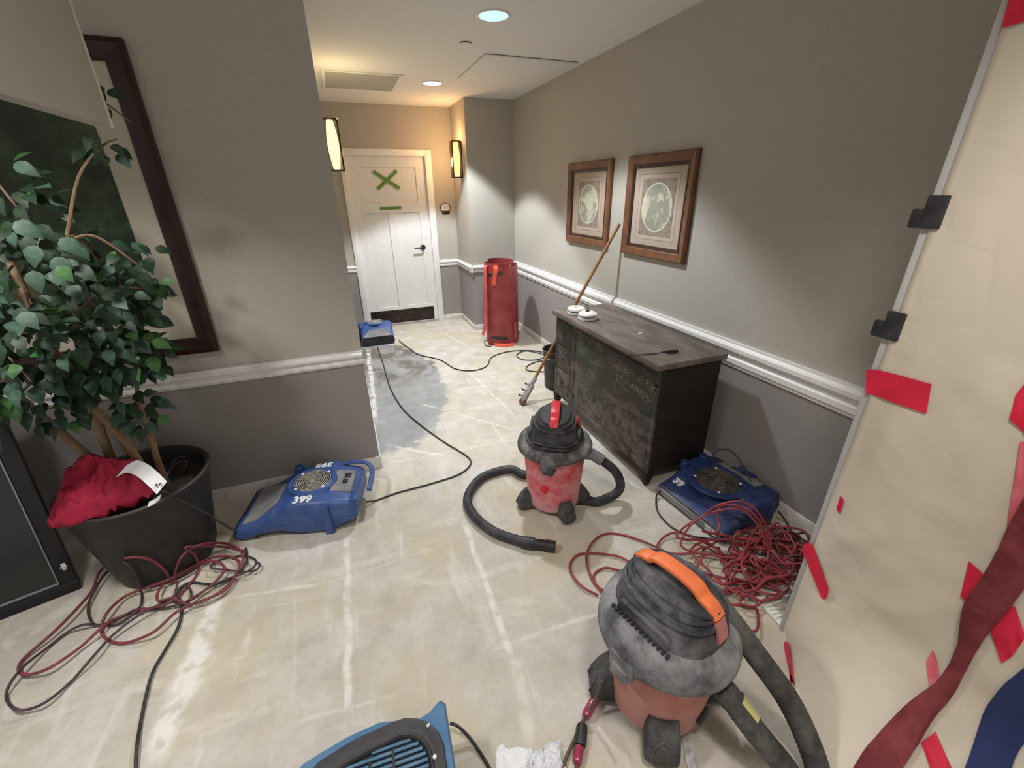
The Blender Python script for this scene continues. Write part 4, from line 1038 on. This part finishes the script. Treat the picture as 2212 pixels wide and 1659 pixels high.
# red cord pile at right
rn = random.Random(12)
zz = lambda pts, seed, b=.01, am=.05: zl(pts, b, am, seed, 2.602, 950, 850)
pile = zz([(890, 1135), (800, 1085), (740, 1010), (735, 955), (780, 905), (880, 898), (1000, 915), (1120, 960)], 1, .007, .01)
def loops(cx, cy, rx, ry, k, n_, z0, zr, ph):
    out = []
    for i in range(n_*9):
        a = ph+2*PI*i/9; f = .75+.25*math.sin(i*1.7+k)
        out.append(Vector((cx+.02*math.sin(i*.9+k)+rx*f*math.cos(a), cy+.02*math.cos(i*.7+k)+ry*f*math.sin(a), z0+zr*rn.random())))
    return out
pile += loops(1.43, 1.02, .17, .15, 1, 3, .01, .05, 3.0)
pile += zz([(1230, 880), (1250, 815), (1350, 782), (1480, 800), (1560, 860), (1620, 960)], 4, .01, .05)
pile += loops(1.60, .98, .21, .14, 2, 3, .015, .07, 1.0)
lift = lambda pts: [onz(x/2.602+950, y/2.602+850, z) for x, y, z in pts]
pile += lift([(1380, 820, .06), (1365, 760, .10), (1470, 695, .16), (1540, 640, .22), (1640, 608, .26), (1735, 622, .26), (1805, 690, .22), (1850, 790, .14), (1850, 900, .07), (1790, 1000, .03)])
pile += loops(1.68, .98, .20, .17, 3, 3, .01, .08, .5)
pile += lift([(1500, 780, .08), (1490, 705, .13), (1570, 645, .20), (1680, 632, .245), (1775, 690, .22), (1835, 810, .13), (1830, 950, .05)])
pile += loops(1.52, .94, .16, .12, 5, 3, .02, .06, 2.0)
pile += lift([(1390, 880, .05), (1370, 800, .09), (1440, 715, .15), (1560, 660, .2), (1700, 655, .23), (1800, 760, .17), (1840, 880, .08)])
pile += loops(1.72, 1.02, .19, .15, 6, 3, .02, .07, 1.4)
pile += zz([(1600, 1120), (1750, 1200), (1850, 1290), (1780, 1340), (1650, 1270), (1560, 1150)], 9, .01, .02)
pile += loops(1.48, .86, .13, .08, 7, 2, .01, .03, .2)
pile += zz([(1450, 1000), (1230, 870), (1050, 800), (930, 790), (855, 840), (825, 925), (850, 1030), (905, 1110), (930, 1140)], 2, .007, .01)
for p in pile:
    p.x = min(p.x, 1.965); p.y = max(p.y, .735)
    if p.z < .18 and p.x > 1.47: p.y = min(p.y, 1.135)
    if p.x > 1.38 and p.y < .80: p.y = .80 + (p.y-.735)*.3
# over the fan body keep clear above it
cord('extension_cord', pile, .0056, M_RED_CORD, 'red extension cord heaped in a tangled pile at the right wall', per=6, n=6)
small = zz([(1010, 995), (930, 980), (872, 1010), (868, 1055), (900, 1095), (930, 1110)], 2, .006, .006)
cord('extension_cord', small, .0056, M_RED_CORD, 'small loop of red cord at the left side of the dusty vacuum')
brown = []
rn = random.Random(44)
for i in range(60):
    a = i*2*PI/8.3; brown.append(Vector((1.80+.12*math.cos(a)*(.7+.3*math.sin(i*1.3)), 1.0+.13*math.sin(a)*(.7+.3*math.cos(i*.8)), .008+.07*rn.random())))
cord('extension_cord', brown, .0058, mat('dark_maroon_cord', (.085, .022, .022), (.12, .035, .03), 9, .6), 'dark maroon cord bundled behind the red pile against the right wall', per=6, n=6)

# plug ends beside the foreground vacuum
vc = px([(1300, 1470, .16), (1290, 1500, .10), (1272, 1540, .03), (1258, 1560, .02), (1240, 1600, .012), (1222, 1640, .010), (1205, 1690, .010)])
c0 = onz(1262, 1555, 0)
t = tag(empty('plug_cord', c0), 'grimy cord with black and clear red plug ends left of the dusty vacuum', 'cord')
build('cable', MB().tube([p-c0 for p in spline(vc, 6)], .0062, 7), mat('grimy_brown_cord', (.085, .065, .058), (.13, .10, .09), 16, .6), t)
c1 = px([(1263, 1562, .018), (1257, 1600, .018), (1250, 1640, .016), (1240, 1690, .010)])
build('cable', MB().tube([p-c0 for p in spline(c1, 6)], .0062, 7), mat('red_brown_cord', (.24, .055, .05), (.15, .05, .05), 16, .6), t)
def plugseg(u0, v0, u1, v1, r0, r1, mt, nm, z=.02):
    a_, b_ = onz(u0, v0, z)-c0, onz(u1, v1, z)-c0
    build(nm, MB().tube([a_, a_.lerp(b_, .12), a_.lerp(b_, .5), a_.lerp(b_, .88), b_], lambda q: r0 if q < .1 else (r1 if q > .95 else (r0+r1)/2*1.15), 10), mt, t)
M_REDCL = mat('clear_red_plug', (.36, .035, .075), (.20, .05, .10), 14, .2)
plugseg(1290, 1502, 1264, 1548, .016, .011, M_REDCL, 'clear_plug', .03)
plugseg(1258, 1566, 1253, 1612, .016, .017, M_BLACKP, 'black_plug')
plugseg(1252, 1614, 1246, 1650, .015, .011, M_REDCL, 'clear_plug')

# ------------------------------------------------------------------ paper litter
def crumple(name, quad, mt, lab, amp, seed, pleat=0, nx=16, ny=12):
    P_ = [onz(u, v) for u, v in quad]; c = sum(P_, Vector())/4; vs = []; fs = []
    for j in range(ny+1):
        for i in range(nx+1):
            a, b = i/nx, j/ny
            p = P_[0].lerp(P_[1], a).lerp(P_[3].lerp(P_[2], a), b)
            e_ = noise.noise(Vector((a*4+seed, b*3, 0)))
            z = .004+amp*abs(noise.noise(Vector((a*3.1+seed, b*3.3, 2)))) + amp*.6*abs(noise.noise(Vector((a*8, b*7+seed, 5))))
            if pleat: z += .006*(1+math.sin((a*1.4+b)*pleat))
            vs.append(p-c+Vector((e_*.012, e_*.010, z)))
    N = (nx+1)*(ny+1); vs += [Vector((q.x, q.y, q.z-.002)) for q in vs]
    for j in range(ny):
        for i in range(nx):
            k = j*(nx+1)+i; fs.append([k, k+1, k+nx+2, k+nx+1]); fs.append([N+k, N+k+nx+1, N+k+nx+2, N+k+1])
    return tag(build(name, MB().add(vs, fs), mt, None, ang=25, loc=c), lab, 'paper')
crumple('crumpled_paper', [(1074, 1616), (1146, 1618), (1150, 1700), (1070, 1700)], mat('white_wrapper', (.76, .77, .80), rough=.6), 'flat sheet of crumpled white paper at the bottom edge between the fan and vacuum', .010, 3)
crumple('crumpled_paper', [(1140, 1632), (1205, 1604), (1222, 1680), (1130, 1710)], mat('white_pleated_wrapper', (.72, .73, .77), (.55, .56, .60), 9, .6), 'pleated piece of crumpled white paper beside the cord at the bottom edge', .016, 9, 26)
crumple('paper_strip', [(1474, 1602), (1494, 1600), (1512, 1670), (1488, 1680)], mat('printed_strip', (.62, .60, .62), (.36, .34, .36), 60, .6), 'narrow printed paper strip on the floor under the dusty vacuum', .004, 5, 0, 6, 10)
q0, q1, q2, q3 = [onz(*p) for p in ((1628, 1294), (1652, 1279), (1712, 1338), (1688, 1360))]
t = tag(empty('vent_strip', q0), 'white slotted plastic strip on the floor by the paper-covered edge', 'strip')
e1, e2 = q3-q0, q1-q0
Mv = frame_M((0, 0, 0), e1, (0, 0, 1))
build('plate', MB().box((0, -.0, .004), (e1.length, .045, .012), .002, Mv), M_WHITEP, t)
for k in range(6):
    build('rib', MB().box((.01+k*.018, .002, .012), (.019+k*.018, .043, .017), .001, Mv), M_WHITEP, t)
t = tag(empty('metal_bracket', onz(1700, 1352)), 'small dirty metal bracket at the foot of the paper-covered edge', 'bracket')
build('plate', MB().box((-.014, -.004, 0), (.010, .012, .004), .001).box((-.014, -.004, 0), (-.011, .012, .03), .001), M_METAL, t)
build('bolt', MB().lathe([(.006, .004), (.006, .012), (.003, .014)], 8, T(.002, .004, 0)), M_METAL, t)

# ------------------------------------------------------------------ paper-covered end of the opening
def sm(x): x = max(0., min(1., x)); return x*x*(3-2*x)
def paper_x(y, z):
    fl_ = min(.34, max(0., (.69-y))*.86)
    f = max(0., 1-z/.42)**2
    k = 1. if z < 1.15 else max(.25, 1-(z-1.15)*3)
    nz = noise.noise(Vector((y*2.1, z*1.5, 3)))*.014 + k*(noise.noise(Vector((y*5, z*4, 9)))*.007 + .022*(.5-abs(noise.noise(Vector((y*4.2+z*2.6, z*1.7-y*1.9, 1))))) + .010*(.5-abs(noise.noise(Vector((y*3-z*5.5, z*2.5+y*4, 6))))))
    ed = sm((.70-y)/.10)
    return 1.4045 - fl_*f - abs(nz)*ed*(1 if z < 1.25 else .4) - .006*ed
ys = [.700-.016*i for i in range(48)]+[-.10-.08*i for i in range(1, 15)]; zs = [.002]+[.02*i for i in range(1, 67)]+[1.35+.10*i for i in range(12)]+[2.545]
vs = [Vector((paper_x(y, z), y, z)) for z in zs for y in ys]; ny = len(ys); fs = []
N = len(vs); vs += [p+Vector((.003, 0, 0)) for p in vs]
for j in range(len(zs)-1):
    for i in range(ny-1):
        k = j*ny+i; fs.append([k, k+1, k+ny+1, k+ny]); fs.append([N+k, N+k+ny, N+k+ny+1, N+k+1])
def edge(idx):
    for a_, b_ in zip(idx, idx[1:]): fs.append([a_, b_, N+b_, N+a_])
edge(list(range(ny))); edge([(len(zs)-1)*ny+i for i in range(ny)]); edge([j*ny for j in range(len(zs))]); edge([j*ny+ny-1 for j in range(len(zs))])
pc = Vector((1.40, .2, 0))
n = NT('cream_paper')
f1 = n.math('ABSOLUTE', n.math('SUBTRACT', n.noise(3.2, 2, .5, None, .6), .5)); f2 = n.math('ABSOLUTE', n.math('SUBTRACT', n.noise(6.5, 2, .5, n.obj((1, 1, 1), (4, 2, 0)), .4), .5))
n.bump(n.math('ADD', n.ramp(f1, [(0., 0.), (.09, 1.)]), n.math('MULTIPLY', n.ramp(f2, [(0., 0.), (.06, 1.)]), .4)), .10, .012)
M_PAPER = n.out(n.ramp(n.noise(2, 3), [(.3, (.67, .60, .50)), (.7, (.63, .56, .46))]), .8)
paper = tag(empty('paper_cover', pc), 'cream protective paper covering the near right-hand end of the opening', 'paper cover')
build('sheet', MB().add([p-pc for p in vs], fs), M_PAPER, paper, ang=180)
def hit(u, v, off=.003):
    d = ray(u, v); t_ = .3
    while t_ < 4:
        p = CAM+d*t_
        if p.z <= .002: return Vector((p.x, p.y, .004))
        if p.x >= paper_x(p.y, p.z): break
        t_ += .004
    return p-Vector((off, 0, 0))-d*.004
def patch(name, top, botm, mt, lab=None, cat='tape', group='red tape strips on the paper', n_=7, m_=4, off=.003, parent=None):
    def at(line, f):
        k = f*(len(line)-1); i = min(int(k), len(line)-2); q_ = k-i
        return (line[i][0]*(1-q_)+line[i+1][0]*q_, line[i][1]*(1-q_)+line[i+1][1]*q_)
    P_ = []
    for j in range(m_+1):
        for i in range(n_+1):
            a_, b_ = at(top, i/n_), at(botm, i/n_); f = j/m_
            P_.append(hit(a_[0]*(1-f)+b_[0]*f, a_[1]*(1-f)+b_[1]*f, off))
    c = sum(P_, Vector())/len(P_); base_ = pc if parent else c
    fs_ = []; N_ = len(P_)
    V_ = [p-base_ for p in P_]+[p-base_+Vector((.0012, 0, 0)) for p in P_]
    for j in range(m_):
        for i in range(n_):
            k = j*(n_+1)+i; fs_.append([k, k+n_+1, k+n_+2, k+1]); fs_.append([N_+k, N_+k+1, N_+k+n_+2, N_+k+n_+1])
    o = build(name, MB().add(V_, fs_), mt, parent, ang=60, loc=None if parent else c)
    if lab: tag(o, lab, cat, group)
    return o
R_ = M_TAPE_R
patch('tape_strip', [(1872, 800), (1890, 797), (1950, 812), (2013, 830)], [(1872, 850), (1888, 853), (1940, 873), (2002, 893)], R_, 'wide level red tape strip at the paper edge just above the chair rail height')
patch('tape_strip', [(2186, -20), (2230, -25)], [(2164, 62), (2235, 40)], R_, 'red tape at the very top right corner of the picture')
patch('tape_strip', [(2196, 852), (2225, 815)], [(2182, 905), (2230, 950)], R_, 'jagged red tape at the right border beside the upper paper')
patch('tape_strip', [(2205, 955), (2230, 950)], [(2176, 1142), (2225, 1160)], M_TAPE_P, 'pale pinkish tape at the right border above the maroon strap')
patch('tape_strip', [(2094, 1212), (2150, 1262)], [(2076, 1288), (2125, 1330)], R_, 'short red tape piece tucked under the upper side of the maroon strap')
patch('tape_strip', [(2140, 1362), (2190, 1300), (2215, 1372)], [(2165, 1432), (2190, 1415), (2214, 1378)], R_, 'large red tape piece on the right side of the maroon strap')
patch('tape_strip', [(2002, 1428), (2016, 1402), (2027, 1440)], [(2012, 1512), (2020, 1514), (2034, 1508)], M_TAPE_P, 'thin red tape sliver rising from the strap near the bottom right')
patch('tape_strip', [(1878, 1608), (1906, 1580)], [(1900, 1655), (1925, 1640)], R_, 'small red tape tab left of the strap at the bottom edge')
patch('tape_strip', [(1992, 1602), (2022, 1580)], [(2020, 1690), (2070, 1690)], R_, 'red tape strip running off the bottom edge right of the strap')
patch('tape_strip', [(1734, 1186), (1742, 1172), (1752, 1171), (1760, 1180)], [(1777, 1290), (1782, 1294), (1788, 1290), (1792, 1272)], R_, 'curved red tape strip over the lower paper edge above the white strip', off=.006)
patch('tape_strip', [(1697, 1384), (1707, 1386)], [(1707, 1476), (1721, 1478)], R_, 'narrow red tape strip at the bottom corner of the paper beside the hose', off=.010)
patch('tape_strip', [(1816, 1071), (1824, 1080)], [(1808, 1100), (1816, 1110)], R_, 'tiny red tape fleck on the paper edge below the chair rail')
patch('printed_mark', [(2066, 1710), (2096, 1630), (2128, 1530), (2166, 1480), (2220, 1436), (2290, 1400)], [(2185, 1710), (2188, 1650), (2205, 1615), (2230, 1590), (2270, 1560), (2330, 1500)], mat('dark_blue_print', (.018, .032, .125), rough=.6), n_=16, m_=6, parent=paper)
# maroon strap
sp_ = [(2290, 1060, 33), (2230, 1160, 33), (2180, 1245, 29), (2128, 1320, 26), (2098, 1395, 14), (2076, 1440, 12), (2044, 1486, 15), (1998, 1530, 20), (1958, 1585, 26), (1918, 1635, 29), (1880, 1690, 29)]
P_ = [(hit(u, v, .022), r) for u, v, r in sp_]
rad = [r*((p-CAM).dot(FW))/F_PX for p, r in P_]
c = P_[5][0].copy(); pts_ = spline([p-c for p, r in P_], 5)
def rfun(q):
    k = q*(len(rad)-1); i = min(int(k), len(rad)-2); return rad[i]+(rad[i+1]-rad[i])*(k-i)
mbs = MB(); rings = []
for i, p in enumerate(pts_):
    q = i/(len(pts_)-1); tt = (pts_[min(i+1, len(pts_)-1)]-pts_[max(i-1, 0)]).normalized()
    a_ = tt.cross(Vector((1, 0, 0))).normalized(); b_ = tt.cross(a_); R = rfun(q); ring = []
    for k in range(18):
        th = 2*PI*k/18; rr_ = R*(1+.10*math.sin(5*th+q*14))
        ring.append(p+a_*(rr_*math.cos(th))+b_*(min(rr_*.42, .020)*math.sin(th)))
    rings.append(ring)
o = build('twisted_strap', mbs.loft(rings), mat('maroon_fabric', (.155, .022, .030), (.24, .045, .05), 14, .8, bump=.25), None, ang=50, loc=c)
tag(o, 'twisted maroon fabric strap running diagonally over the paper at lower right', 'strap')
for z, lab in ((1.567, 'black clip on the paper edge, upper one of the two'), (1.272, 'black clip on the paper edge, lower one of the two')):
    t = tag(empty('edge_clip', (1.40, .70, z)), lab, 'clip', 'black clips on the paper edge')
    build('plate', MB().box((-.006, -.022, -.034), (.014, .022, .044), .003), M_BLACKP, t)
    build('tab', MB().box((-.004, .020, -.034), (.014, .048, .012), .004), M_BLACKP, t)
